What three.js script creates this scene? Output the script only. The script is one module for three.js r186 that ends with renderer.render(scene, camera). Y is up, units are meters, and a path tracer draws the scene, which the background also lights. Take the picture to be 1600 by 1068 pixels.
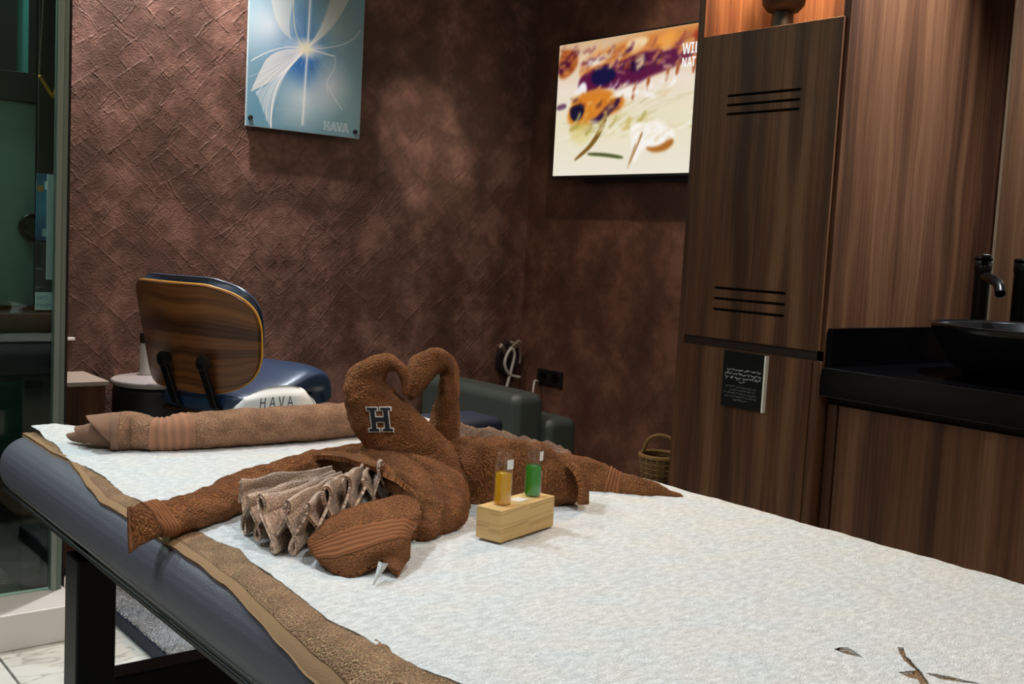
import * as THREE from 'three';
import { RoundedBoxGeometry } from 'three/addons/geometries/RoundedBoxGeometry.js';
import { mergeGeometries, toCreasedNormals } from 'three/addons/utils/BufferGeometryUtils.js';
import { RectAreaLightUniformsLib } from 'three/addons/lights/RectAreaLightUniformsLib.js';
import { FontLoader } from 'three/addons/loaders/FontLoader.js';
import { TextGeometry } from 'three/addons/geometries/TextGeometry.js';
import { Brush, Evaluator, SUBTRACTION } from 'three-bvh-csg';
import { createNoise2D, createNoise3D } from 'simplex-noise';

// ---------------------------------------------------------------- camera, sky, exposure
const scene = new THREE.Scene();
scene.background = new THREE.Color(0x000000);
const camera = new THREE.PerspectiveCamera(2 * Math.atan(534 / 1680) * 180 / Math.PI, 1600 / 1068, 0.05, 40);
camera.rotation.order = 'YXZ';
camera.position.set(0, 1.15, 0);
camera.rotation.set(-5.2 * Math.PI / 180, -39 * Math.PI / 180, 3 * Math.PI / 180);
const renderer = new THREE.WebGLRenderer({ antialias: true });
renderer.toneMapping = THREE.LinearToneMapping;
renderer.toneMappingExposure = 0.94;
renderer.shadowMap.enabled = true;
renderer.shadowMap.type = THREE.PCFSoftShadowMap;
RectAreaLightUniformsLib.init();

// ceiling downlights, all out of view, placed for what each one lights: [position, target, candela, cone degrees, penumbra, colour]
const CEIL = 2.7;
const UNSEEN_DOWNLIGHTS = [
  [[0.40, -2.35], [0.75, 0.7, -1.75], 7.5, 36, 0.7, 0xf3f6ff, 'over the far end of the table'],
  [[0.85, -0.55], [1.05, 0.7, -0.95], 4.0, 38, 0.8, 0xf6f8ff, 'over the near end of the table'],
  [[1.42, -3.5], [1.45, 0.4, -3.72], 12, 46, 0.6, 0xfdf2ee, 'beside the partition, washing the plaster wall'],
  [[1.95, -2.45], [2.54, 1.56, -3.79], 8, 7.5, 0.35, 0xffeedd, 'aimed at the plaster beside the print'],
  [[2.62, -1.2], [2.58, 1.5, -1.665], 22, 30, 0.85, 0xeaf2fa, 'over the basin, washing the cabinet side'],
  [[2.3, -3.4], [1.55, 0.55, -3.15], 9, 24, 0.7, 0xeaf2ff, 'near the corner, aimed at the lounge chair'],
  [[2.5, -2.7], [3.0, 0.9, -2.95], 4.5, 42, 0.8, 0xffeedc, 'washing the television wall'],
  [[-0.6, 0.6], [-0.6, 0, 0.6], 4.0, 50, 0.8, 0xfff2e0, 'behind the viewer'],
];
// fill panels added on the ceiling out of view to brighten the room: [x, z, luminance, colour, place]
const FILL_PANELS = [[-0.6, -1.75, 15, 0xf2f6ff, 'left of the table'], [0.95, 0.35, 13, 0xfff4e6, 'beyond the near end of the table']];

// ---------------------------------------------------------------- helpers
function rng(seed) { let a = seed >>> 0; return () => { a = (a + 0x6D2B79F5) | 0; let t = Math.imul(a ^ (a >>> 15), 1 | a); t = (t + Math.imul(t ^ (t >>> 7), 61 | t)) ^ t; return ((t ^ (t >>> 14)) >>> 0) / 4294967296; }; }
const n2 = createNoise2D(rng(11)), n3 = createNoise3D(rng(12));
const V = (x, y, z) => (x && x.isVector3 ? x.clone() : Array.isArray(x) ? new THREE.Vector3(x[0], x[1], x[2]) : new THREE.Vector3(x, y, z));
const clamp = (x, a = 0, b = 1) => Math.min(b, Math.max(a, x));
const smooth = (a, b, x) => { const t = clamp((x - a) / (b - a)); return t * t * (3 - 2 * t); };
const lerp = (a, b, t) => a + (b - a) * t;
const taken = new Map();
function numbered(name) { const k = taken.get(name) || 0; taken.set(name, k + 1); return k ? `${name}_${String(k).padStart(3, '0')}` : name; }
function thing(name, label, category, base = [0, 0, 0], group) {
  const g = new THREE.Group(); g.name = numbered(name); g.position.set(...base);
  g.userData = { label, category }; if (group) g.userData.group = group;
  scene.add(g); return g;
}
function worldBase(o) { const p = V(0, 0, 0); while (o && o !== scene) { p.add(o.position); o = o.parent; } return p; }
// a mesh from a geometry in room coordinates, hung under its parent
function part(name, geo, mat, parent, label) {
  const b = worldBase(parent); geo.translate(-b.x, -b.y, -b.z);
  const m = new THREE.Mesh(geo, mat); m.name = name; m.castShadow = m.receiveShadow = true;
  if (label) m.userData.label = label;
  parent.add(m); return m;
}
function single(name, geo, mat, label, category, group) {
  geo.computeBoundingBox(); const bb = geo.boundingBox, c = [(bb.min.x + bb.max.x) / 2, bb.min.y, (bb.min.z + bb.max.z) / 2];
  geo.translate(-c[0], -c[1], -c[2]);
  const m = new THREE.Mesh(geo, mat); m.name = numbered(name); m.position.set(...c); m.castShadow = m.receiveShadow = true;
  m.userData = { label, category }; if (group) m.userData.group = group;
  scene.add(m); return m;
}
function structure(name, geo, mat, label, category) {
  const m = new THREE.Mesh(geo, mat); m.name = name; m.castShadow = m.receiveShadow = true;
  m.userData = { label, category, kind: 'structure' }; scene.add(m); return m;
}
// box between two corners, uv in metres, edges softened by r
function box(x0, x1, y0, y1, z0, z1, r = 0) {
  const w = x1 - x0, h = y1 - y0, d = z1 - z0;
  const g = r ? new RoundedBoxGeometry(w, h, d, 3, Math.min(r, w / 2.01, h / 2.01, d / 2.01)) : new THREE.BoxGeometry(w, h, d);
  g.translate((x0 + x1) / 2, (y0 + y1) / 2, (z0 + z1) / 2); return metric(g);
}
// uv in metres by the dominant axis of each face; v follows height
function metric(g) {
  if (g.index) g = g.toNonIndexed();
  const p = g.attributes.position, uv = new Float32Array(p.count * 2), a = V(0, 0, 0), b = V(0, 0, 0), c = V(0, 0, 0);
  for (let i = 0; i < p.count; i += 3) {
    a.fromBufferAttribute(p, i); b.fromBufferAttribute(p, i + 1); c.fromBufferAttribute(p, i + 2);
    const n = b.clone().sub(a).cross(c.clone().sub(a)); const ax = Math.abs(n.x), ay = Math.abs(n.y), az = Math.abs(n.z);
    [a, b, c].forEach((q, k) => {
      const u = ay >= ax && ay >= az ? [q.x, q.z] : ax >= az ? [q.z, q.y] : [q.x, q.y];
      uv[(i + k) * 2] = u[0]; uv[(i + k) * 2 + 1] = u[1];
    });
  }
  g.setAttribute('uv', new THREE.BufferAttribute(uv, 2)); return g;
}
const merge = (list) => mergeGeometries(list.map((g) => { const q = g.index ? g.toNonIndexed() : g; for (const k of Object.keys(q.attributes)) if (!['position', 'normal', 'uv'].includes(k)) q.deleteAttribute(k); return q; }));
function tube(pts, r, seg = 40, rad = 10, closed = false) { return new THREE.TubeGeometry(new THREE.CatmullRomCurve3(pts.map((p) => V(p)), closed, 'centripetal'), seg, r, rad, closed); }
function bar(p, q, w, d, hint = [0, 0, 1]) { // flat bar from p to q
  const a = V(p), b = V(q), t = b.clone().sub(a), L = t.length(); t.normalize();
  const n = V(hint).addScaledVector(t, -V(hint).dot(t)).normalize(), s = t.clone().cross(n);
  const g = new RoundedBoxGeometry(w, L, d, 2, Math.min(w, d) * 0.3);
  g.applyMatrix4(new THREE.Matrix4().makeBasis(s, t, n).setPosition(a.add(b).multiplyScalar(0.5))); return metric(g);
}
const cr = (p0, p1, p2, p3, t) => 0.5 * (2 * p1 + (p2 - p0) * t + (2 * p0 - 5 * p1 + 4 * p2 - p3) * t * t + (3 * p1 - p0 - 3 * p2 + p3) * t * t * t);
function spline(list, u) { // list of number arrays
  const n = list.length - 1, x = clamp(u) * n, i = Math.min(n - 1, Math.floor(x)), t = x - i;
  const g = (k) => list[clamp(k, 0, n)];
  return list[0].map((_, j) => cr(g(i - 1)[j], g(i)[j], g(i + 1)[j], g(i + 2)[j], t));
}
// a padded roll of cloth along control points [x, y, z, half width, half thickness]
function sweep(ctrl, hint, { n = 90, m = 44, pow = 2.3, disp = null, tint = null, wob = 0.003, freq = 16, cap = 0.7, hint2 = null, range = null, lift = 0, skew = 0, bias = 0 } = {}) {
  const pos = [], uv = [], col = [], idx = [], rings = [], H0 = V(hint).normalize(), H1 = V(hint2 || hint).normalize();
  let s = 0, prev = null; const K = range ? 0 : 5, [ra, rb] = range || [0, 1];
  for (let i = -K; i <= n + K; i++) {
    const u = lerp(ra, rb, clamp(i / n)), c = spline(ctrl, u), e = 0.004;
    const A = spline(ctrl, Math.max(0, u - e)), B = spline(ctrl, Math.min(1, u + e));
    const T = V(B[0] - A[0], B[1] - A[1], B[2] - A[2]).normalize();
    const H = H0.clone().lerp(H1, smooth(0.45, 1, u)); const N = H.addScaledVector(T, -H.dot(T)).normalize(), W = T.clone().cross(N);
    const p = V(c[0], c[1], c[2]); let k = 1;
    if (i < 0 || i > n) { const q = (i < 0 ? -i : i - n) / K, th = q * Math.PI / 2; k = Math.cos(th) + 1e-3; p.addScaledVector(T, (i < 0 ? -1 : 1) * Math.sin(th) * c[4] * cap); }
    if (prev) s += p.distanceTo(prev); prev = p.clone();
    rings.push({ p, N, W, T, a: Math.max(1e-4, c[3]) * k, b: Math.max(1e-4, c[4]) * k, s, u, k });
  }
  for (const r of rings) for (let j = 0; j <= m; j++) {
    const th = j / m * Math.PI * 2, ct = Math.cos(th), st = Math.sin(th);
    const x = Math.sign(ct) * Math.abs(ct) ** (2 / pow) * r.a, y = Math.sign(st) * Math.abs(st) ** (2 / pow) * r.b;
    const q = r.p.clone().addScaledVector(r.W, x).addScaledVector(r.N, y);
    const o = r.W.clone().multiplyScalar(ct / r.a).addScaledVector(r.N, st / r.b).normalize();
    if (bias) q.addScaledVector(r.T, -y * bias * (1 - smooth(0, 0.6, r.u)));
    if (skew) q.addScaledVector(r.T, -x * skew * smooth(0.8, 1, r.u));
    let d = lift + wob * r.k * (n3(q.x * freq, q.y * freq, q.z * freq) + 0.45 * n3(q.x * freq * 2.7 + 9, q.y * freq * 2.7, q.z * freq * 2.7));
    if (disp) d += disp(r.u, th, r.s, q) * r.k;
    q.addScaledVector(o, d); pos.push(q.x, q.y, q.z);
    uv.push(j / m * (r.a + r.b) * 3.3, r.s);
    const t = tint ? tint(r.u, th, r.s) : [1, 1, 1]; col.push(...t);
  }
  const R = m + 1;
  for (let i = 0; i < rings.length - 1; i++) for (let j = 0; j < m; j++) { const a = i * R + j, b = a + R; idx.push(a, b, a + 1, b, b + 1, a + 1); }
  const g = new THREE.BufferGeometry();
  g.setAttribute('position', new THREE.Float32BufferAttribute(pos, 3)); g.setAttribute('uv', new THREE.Float32BufferAttribute(uv, 2)); g.setAttribute('color', new THREE.Float32BufferAttribute(col, 3));
  g.setIndex(idx); g.computeVertexNormals();
  const nr = g.attributes.normal, v = V(0, 0, 0); // close the seam of normals
  for (let i = 0; i < rings.length; i++) { v.fromBufferAttribute(nr, i * R).add(V(nr.getX(i * R + m), nr.getY(i * R + m), nr.getZ(i * R + m))).normalize(); nr.setXYZ(i * R, v.x, v.y, v.z); nr.setXYZ(i * R + m, v.x, v.y, v.z); }
  return g;
}
// a sheet of cloth, leather, paper or plywood of real thickness: f(u, v) -> Vector3
function sheet(f, nu, nv, th, { disp = null, tint = null, size = null, side = 0 } = {}) {
  const P = [], Nn = [];
  for (let i = 0; i <= nu; i++) for (let j = 0; j <= nv; j++) P.push(f(i / nu, j / nv));
  const at = (i, j) => P[clamp(i, 0, nu) * (nv + 1) + clamp(j, 0, nv)];
  for (let i = 0; i <= nu; i++) for (let j = 0; j <= nv; j++) { const a = at(i + 1, j).clone().sub(at(i - 1, j)), b = at(i, j + 1).clone().sub(at(i, j - 1)); Nn.push(a.cross(b).normalize()); }
  let Lu = 0, Lv = 0; const mj = nv >> 1, mi = nu >> 1;
  for (let i = 0; i < nu; i++) Lu += at(i, mj).distanceTo(at(i + 1, mj));
  for (let j = 0; j < nv; j++) Lv += at(mi, j).distanceTo(at(mi, j + 1));
  if (size) [Lu, Lv] = size;
  const pos = [], uv = [], col = [], idx = [], C = P.length;
  for (const sgn of [1, -1]) for (let k = 0; k < C; k++) {
    const i = Math.floor(k / (nv + 1)), j = k % (nv + 1), u = i / nu, v = j / nv;
    const off = (side === 0 ? sgn * th / 2 : sgn > 0 ? (side > 0 ? th : 0) : (side > 0 ? 0 : -th)) + (disp ? disp(u, v, sgn, P[k]) : 0);
    const q = P[k].clone().addScaledVector(Nn[k], off); pos.push(q.x, q.y, q.z); uv.push(u * Lu, v * Lv); col.push(...(tint ? tint(u, v, sgn) : [1, 1, 1]));
  }
  const id = (i, j, s) => s * C + i * (nv + 1) + j;
  for (let i = 0; i < nu; i++) for (let j = 0; j < nv; j++) {
    idx.push(id(i, j, 0), id(i + 1, j, 0), id(i, j + 1, 0), id(i, j + 1, 0), id(i + 1, j, 0), id(i + 1, j + 1, 0));
    idx.push(id(i, j, 1), id(i, j + 1, 1), id(i + 1, j, 1), id(i, j + 1, 1), id(i + 1, j + 1, 1), id(i + 1, j, 1));
  }
  const rim = (a, b) => { const [i, j] = a, [k, l] = b; idx.push(id(i, j, 0), id(i, j, 1), id(k, l, 0), id(k, l, 0), id(i, j, 1), id(k, l, 1)); };
  for (let j = 0; j < nv; j++) { rim([0, j], [0, j + 1]); rim([nu, j + 1], [nu, j]); }
  for (let i = 0; i < nu; i++) { rim([i + 1, 0], [i, 0]); rim([i, nv], [i + 1, nv]); }
  const g = new THREE.BufferGeometry();
  g.setAttribute('position', new THREE.Float32BufferAttribute(pos, 3)); g.setAttribute('uv', new THREE.Float32BufferAttribute(uv, 2)); g.setAttribute('color', new THREE.Float32BufferAttribute(col, 3));
  g.setIndex(idx); g.computeVertexNormals(); return g;
}
function lathe(profile, [x, y, z], seg = 48) { const g = new THREE.LatheGeometry(profile.map(([r, h]) => new THREE.Vector2(r, h)), seg); g.translate(x, y, z); return g; }

// ---------------------------------------------------------------- procedural textures
function tex(w, h, tile, fn, srgb) { // fn(x, y) -> [r, g, b] in 0..1, tiling handled by fn
  const d = new Uint8Array(w * h * 4);
  for (let y = 0; y < h; y++) for (let x = 0; x < w; x++) { const c = fn(x, y), k = (y * w + x) * 4; d[k] = clamp(c[0]) * 255; d[k + 1] = clamp(c[1]) * 255; d[k + 2] = clamp(c[2]) * 255; d[k + 3] = 255; }
  const t = new THREE.DataTexture(d, w, h); t.wrapS = t.wrapT = THREE.MirroredRepeatWrapping; t.magFilter = THREE.LinearFilter; t.minFilter = THREE.LinearMipmapLinearFilter; t.generateMipmaps = true;
  if (srgb) t.colorSpace = THREE.SRGBColorSpace; t.repeat.set(1 / tile[0], 1 / tile[1]); t.needsUpdate = true; return t;
}
const fbm = (x, y, o = 4, g = 0.5) => { let s = 0, a = 1, f = 1, w = 0; for (let i = 0; i < o; i++) { s += a * n2(x * f + i * 17.3, y * f - i * 9.1); w += a; a *= g; f *= 2.03; } return s / w; };
const grey = (v) => [v, v, v];
const rgb = (hex) => [(hex >> 16 & 255) / 255, (hex >> 8 & 255) / 255, (hex & 255) / 255];
const mixc = (a, b, t) => a.map((q, i) => lerp(q, b[i], t));

// terry pile: little loops
const terryH = new Float32Array(512 * 512); { const r = rng(5); for (let y = 0; y < 512; y++) for (let x = 0; x < 512; x++) { const w = n2(x * 0.03, y * 0.03) * 3; terryH[y * 512 + x] = 0.5 + 0.3 * n2((x + w) * 0.16, (y - w) * 0.16) + 0.22 * n2(x * 0.36 + 40, y * 0.36) + 0.1 * (r() - 0.5); } }
const terryBump = tex(512, 512, [0.30, 0.30], (x, y) => grey(terryH[y * 512 + x]));
const terryMap = tex(512, 512, [0.30, 0.30], (x, y) => { const h = terryH[y * 512 + x]; const m = 0.82 + 0.62 * (h - 0.5) + 0.08 * n2(x * 0.012, y * 0.012 + 50); return [m * 1.0, m * (0.985 + 0.03 * n2(x * 0.05, y * 0.05)), m * 0.98]; }, true);
const weaveBump = tex(256, 256, [0.05, 0.05], (x, y) => grey(0.5 + 0.25 * Math.sin(x * 0.8) * Math.sin(y * 0.8) + 0.2 * n2(x * 0.1, y * 0.1)));
const terry = (hex, o = {}) => new THREE.MeshPhysicalMaterial({ color: hex, map: terryMap, bumpMap: terryBump, bumpScale: 0.009, roughness: 1, specularIntensity: 0.25, sheen: 0.35, sheenRoughness: 0.7, sheenColor: new THREE.Color(hex).lerp(new THREE.Color(0xffffff), 0.25), vertexColors: true, ...o });
// walnut laminate: vertical streaks
const woodTex = (a, b, c, seed) => tex(512, 1024, [0.9, 2.4], (x, y) => {
  const s = seed * 31.7, w = 0.02 * n2(y * 0.004 + s, x * 0.01);
  const broad = fbm(x * 0.016 + s + w * 6, y * 0.0005, 3), fine = fbm(x * 0.13 + s, y * 0.002, 3), pore = n2(x * 0.55 + s, y * 0.016);
  const t = clamp(0.5 + 0.75 * broad + 0.28 * fine); let q = t < 0.5 ? mixc(a, b, t * 2) : mixc(b, c, t * 2 - 1);
  return q.map((v) => v * (1 - 0.10 * clamp(pore)));
}, true);
const woodBump = tex(512, 512, [0.45, 1.2], (x, y) => grey(0.5 + 0.3 * n2(x * 0.5, y * 0.012) + 0.2 * n2(x * 0.13, y * 0.006)));
// trowelled plaster: crossing square strokes with ridges
function plaster(seed, strokes, tileM) {
  const S = 1024, h = new Float32Array(S * S), c = new Float32Array(S * S), r = rng(seed);
  for (let k = 0; k < strokes; k++) {
    const cx = r() * S, cy = r() * S, a = (r() < 0.5 ? 0.78 : -0.78) + (r() - 0.5) * 0.35, L = (22 + r() * 52), B = 14 + r() * 38, amp = (0.25 + r()) * 0.5, tone = (r() - 0.5), lines = r() < 0.65, per = 5 + r() * 9, ph = r() * 6;
    const R = Math.ceil(Math.hypot(L, B)) + 2, ca = Math.cos(a), sa = Math.sin(a);
    for (let y = -R; y <= R; y++) for (let x = -R; x <= R; x++) {
      const u = x * ca + y * sa, wv = -x * sa + y * ca, bend = 3 * n2(u * 0.02 + k, wv * 0.02); const e = Math.max(Math.abs(u) - L, Math.abs(wv + bend) - B);
      if (e > 0) continue;
      const X = (cx + x + S * 2) % S | 0, Y = (cy + y + S * 2) % S | 0, q = Y * S + X;
      const edge = Math.exp(e * 0.55), body = smooth(0, 4, -e);
      let v = amp * edge * (0.5 + 0.5 * n2(u * 0.05 + k * 3, wv * 0.05));
      if (lines) v += 0.22 * amp * Math.max(0, Math.sin(wv / per * 6.28 + ph + bend)) ** 6 * body * clamp(0.3 + n2(u * 0.04, k));
      h[q] = lerp(h[q], 0.3 * amp, 0.55 * body) + v; c[q] = lerp(c[q], tone, 0.5 * body);
    }
  }
  const wrap = (x, y, f, o) => { const fx = Math.min(x, S - x), fy = Math.min(y, S - y); return n2(fx * f + o, fy * f - o); };
  return { bump: tex(S, S, [tileM, tileM], (x, y) => grey(0.22 + 0.55 * h[y * S + x] + 0.05 * wrap(x, y, 0.02, 3) + 0.03 * wrap(x, y, 0.2, 5))), tone: (x, y) => c[y * S + x], wrap, h, S };
}
function plasterMap(p, base, alt, dark, tileM) {
  return tex(p.S, p.S, [tileM, tileM], (x, y) => {
    const m = p.wrap(x, y, 0.006, 1) + 0.6 * p.wrap(x, y, 0.017, 7) + 0.4 * p.wrap(x, y, 0.05, 2), q = mixc(mixc(base, alt, clamp(0.4 + 0.55 * m)), dark, clamp(0.3 - 0.95 * p.tone(x, y) - 0.25 * m));
    return q.map((v) => v * (0.96 + 0.06 * p.wrap(x, y, 0.3, 4)));
  }, true);
}
const plA = plaster(21, 620, 1.9), plB = plaster(22, 120, 1.9);
const paperMap = tex(1024, 1024, [0.55, 0.55], (x, y) => { const f = fbm(x * 0.02, y * 0.045, 4), g = n2(x * 0.09, y * 0.25), k = n2(x * 0.004, y * 0.006); const q = 0.085 * f + 0.045 * g; return [0.862 + q + 0.012 * k, 0.88 + q, 0.878 + q - 0.012 * k]; }, true);
const paperBump = tex(1024, 1024, [0.55, 0.55], (x, y) => grey(0.5 + 0.3 * fbm(x * 0.012, y * 0.03, 4) + 0.22 * n2(x * 0.12, y * 0.22)));
const leatherBump = tex(512, 512, [0.18, 0.18], (x, y) => grey(0.5 + 0.25 * n2(x * 0.11, y * 0.11) + 0.2 * n2(x * 0.24, y * 0.24)));
const marbleMap = tex(512, 512, [1.2, 1.2], (x, y) => { const v = Math.abs(fbm(x * 0.006, y * 0.018, 4)), w = fbm(x * 0.02 + 9, y * 0.006, 3); return mixc([0.86, 0.87, 0.84], [0.62, 0.63, 0.59], clamp(smooth(0.1, 0, v) * 0.6 + 0.35 * clamp(w))); }, true);
function canvasTex(w, h, draw) { const c = document.createElement('canvas'); c.width = w; c.height = h; draw(c.getContext('2d'), w, h); const t = new THREE.CanvasTexture(c); t.colorSpace = THREE.SRGBColorSpace; return t; }

// ---------------------------------------------------------------- materials
const std = (hex, roughness = 0.6, o = {}) => new THREE.MeshStandardMaterial({ color: hex, roughness, ...o });
const walnutDark = woodTex(rgb(0x3f2619), rgb(0x5c3b27), rgb(0x755138), 1);
const M = {
  wallBack: std(0xffffff, 0.62, { map: plasterMap(plA, rgb(0x6d4b40), rgb(0x8c675a), rgb(0x4b3429), 1.9), bumpMap: plA.bump, bumpScale: 0.014 }),
  wallTv: std(0xffffff, 0.68, { map: plasterMap(plB, rgb(0x6e4534), rgb(0x845a45), rgb(0x4b3124), 1.9), bumpMap: plB.bump, bumpScale: 0.005 }),
  wallPlain: std(0x8a7c68, 0.9), ceiling: std(0xd2cec6, 0.9), black: std(0x0b0b0c, 0.55), blackGloss: new THREE.MeshPhysicalMaterial({ color: 0x050507, roughness: 0.2, specularIntensity: 0.45 }), blackMatte: std(0x121214, 0.8),
  tile: std(0xffffff, 0.22, { map: marbleMap }), grout: std(0x8b8a84, 0.9),
  wood: new THREE.MeshPhysicalMaterial({ roughness: 0.55, specularIntensity: 0.4, map: walnutDark, bumpMap: woodBump, bumpScale: 0.0006 }), woodEdge: std(0x2a150e, 0.5),
  steel: std(0x111113, 0.42, { metalness: 0.5 }), alu: std(0x8f9a90, 0.35, { metalness: 0.6 }), white: std(0xe9e9e6, 0.6), whiteGloss: std(0xeeefec, 0.3),
  leather: new THREE.MeshPhysicalMaterial({ color: 0x5a5b66, roughness: 0.46, bumpMap: leatherBump, bumpScale: 0.0006, clearcoat: 0.15, clearcoatRoughness: 0.5 }),
  navyLeather: new THREE.MeshPhysicalMaterial({ color: 0x1f3a58, roughness: 0.34, clearcoat: 0.7, clearcoatRoughness: 0.3, bumpMap: leatherBump, bumpScale: 0.0003 }),
  sofa: std(0x414a45, 0.42, { bumpMap: leatherBump, bumpScale: 0.0006 }), navy: std(0x131a30, 0.7),
  swan: terry(0xae7448), swanHem: terry(0x8f6040, { map: null, bumpMap: weaveBump, bumpScale: 0.0012 }), roll: terry(0xe0b08c), rollHem: terry(0x94745f, { map: null, bumpMap: weaveBump, bumpScale: 0.001 }), bedTowel: terry(0xd8b48c), bedHem: terry(0xa58765, { map: null, bumpMap: weaveBump, bumpScale: 0.001 }), fan: terry(0xf3d9c3, { bumpScale: 0.004, sheen: 0.2 }),
  paper: std(0xffffff, 0.85, { map: paperMap, bumpMap: paperBump, bumpScale: 0.004 }),
  gold: std(0xc9963c, 0.35, { metalness: 0.9 }),
};

// ---------------------------------------------------------------- room shell
const RX = 3.12, BZ = -3.79, LX = -1.7, FZ = 1.5;
{
  const f = structure('floor', box(LX - 0.1, RX + 0.1, -0.12, -0.008, BZ - 0.1, FZ + 0.1), M.grout, 'pale stone tiled floor under the treatment table', 'floor');
  const tg = box(0, 0.594, -0.008, 0, 0, 0.594, 0.002), r = rng(3);
  for (let i = 0; i < 8; i++) for (let j = 0; j < 9; j++) { const t = new THREE.Mesh(tg, M.tile); t.name = 'tile'; t.position.set(LX + i * 0.6 + 0.01, (r() - 0.5) * 0.0006, BZ + j * 0.6 + 0.01); t.castShadow = t.receiveShadow = true; if (t.position.x + 0.594 < RX && t.position.z + 0.594 < FZ + 0.1) f.add(t); }
  structure('wall_back', box(0.91, RX + 0.1, 0, CEIL, BZ - 0.1, BZ), M.wallBack, 'brown trowelled plaster wall with crosshatched relief behind the lounge chair', 'wall');
  structure('wall_back_closet', box(LX - 0.1, 0.91, 0, CEIL, BZ - 0.1, BZ), M.blackMatte, 'black wall behind the glass partition', 'wall');
  structure('wall_right', box(RX, RX + 0.1, 0, CEIL, BZ, FZ), M.wallTv, 'smooth brown plaster wall carrying the television', 'wall');
  structure('wall_left', box(LX - 0.1, LX, 0, CEIL, BZ, FZ + 0.1), M.wallPlain, 'plain beige wall', 'wall');
  structure('wall_front', box(LX, RX + 0.1, 0, CEIL, FZ, FZ + 0.1), M.wallPlain, 'plain beige wall behind the viewer', 'wall');
  structure('ceiling', box(LX - 0.1, RX + 0.1, CEIL, CEIL + 0.1, BZ - 0.1, FZ + 0.1), M.ceiling, 'grey ceiling with unseen downlights', 'ceiling');
}
// unseen downlights and added fill panels
{
  const glow = std(0x000000, 0.5, { emissive: 0xfff4e4, emissiveIntensity: 3 });
  for (const [[x, z], tgt, cd, cone, pen, hex, place] of UNSEEN_DOWNLIGHTS) {
    const g = thing('unseen_downlight', `unseen round ceiling downlight ${place}`, 'light', [x, CEIL, z], 'unseen ceiling downlights');
    part('trim', lathe([[0.036, 0], [0.036, -0.004], [0.048, -0.006], [0.05, -0.002], [0.05, 0]], [x, CEIL, z]), M.white, g);
    part('lens', new THREE.CylinderGeometry(0.034, 0.034, 0.004, 32).translate(x, CEIL - 0.003, z), glow, g);
    const l = new THREE.SpotLight(hex, cd, 0, cone * Math.PI / 180, pen, 2); l.position.set(0, -0.02, 0); l.castShadow = true; l.shadow.radius = 1.6;
    l.target.position.set(tgt[0] - x, tgt[1] - CEIL, tgt[2] - z); l.name = 'downlight_beam'; l.target.name = 'downlight_aim'; g.add(l); g.add(l.target);
  }
  for (const [x, z, L, hex, place] of FILL_PANELS) {
    const g = thing('added_fill_panel', `added square ceiling fill panel ${place}`, 'light', [x, CEIL, z], 'added ceiling fill panels');
    part('frame', merge([box(x - 0.31, x + 0.31, CEIL - 0.012, CEIL - 0.001, z - 0.31, z - 0.295), box(x - 0.31, x + 0.31, CEIL - 0.012, CEIL - 0.001, z + 0.295, z + 0.31), box(x - 0.31, x - 0.295, CEIL - 0.012, CEIL - 0.001, z - 0.295, z + 0.295), box(x + 0.295, x + 0.31, CEIL - 0.012, CEIL - 0.001, z - 0.295, z + 0.295)]), M.white, g);
    part('diffuser', box(x - 0.295, x + 0.295, CEIL - 0.008, CEIL - 0.001, z - 0.295, z + 0.295), std(0x000000, 0.5, { emissive: hex, emissiveIntensity: 1.5 }), g);
    const ra = new THREE.RectAreaLight(hex, L, 0.58, 0.58); ra.position.set(0, -0.016, 0); ra.rotation.x = -Math.PI / 2; ra.name = 'fill_glow'; g.add(ra);  // added fill light of the panel
  }
}

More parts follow.
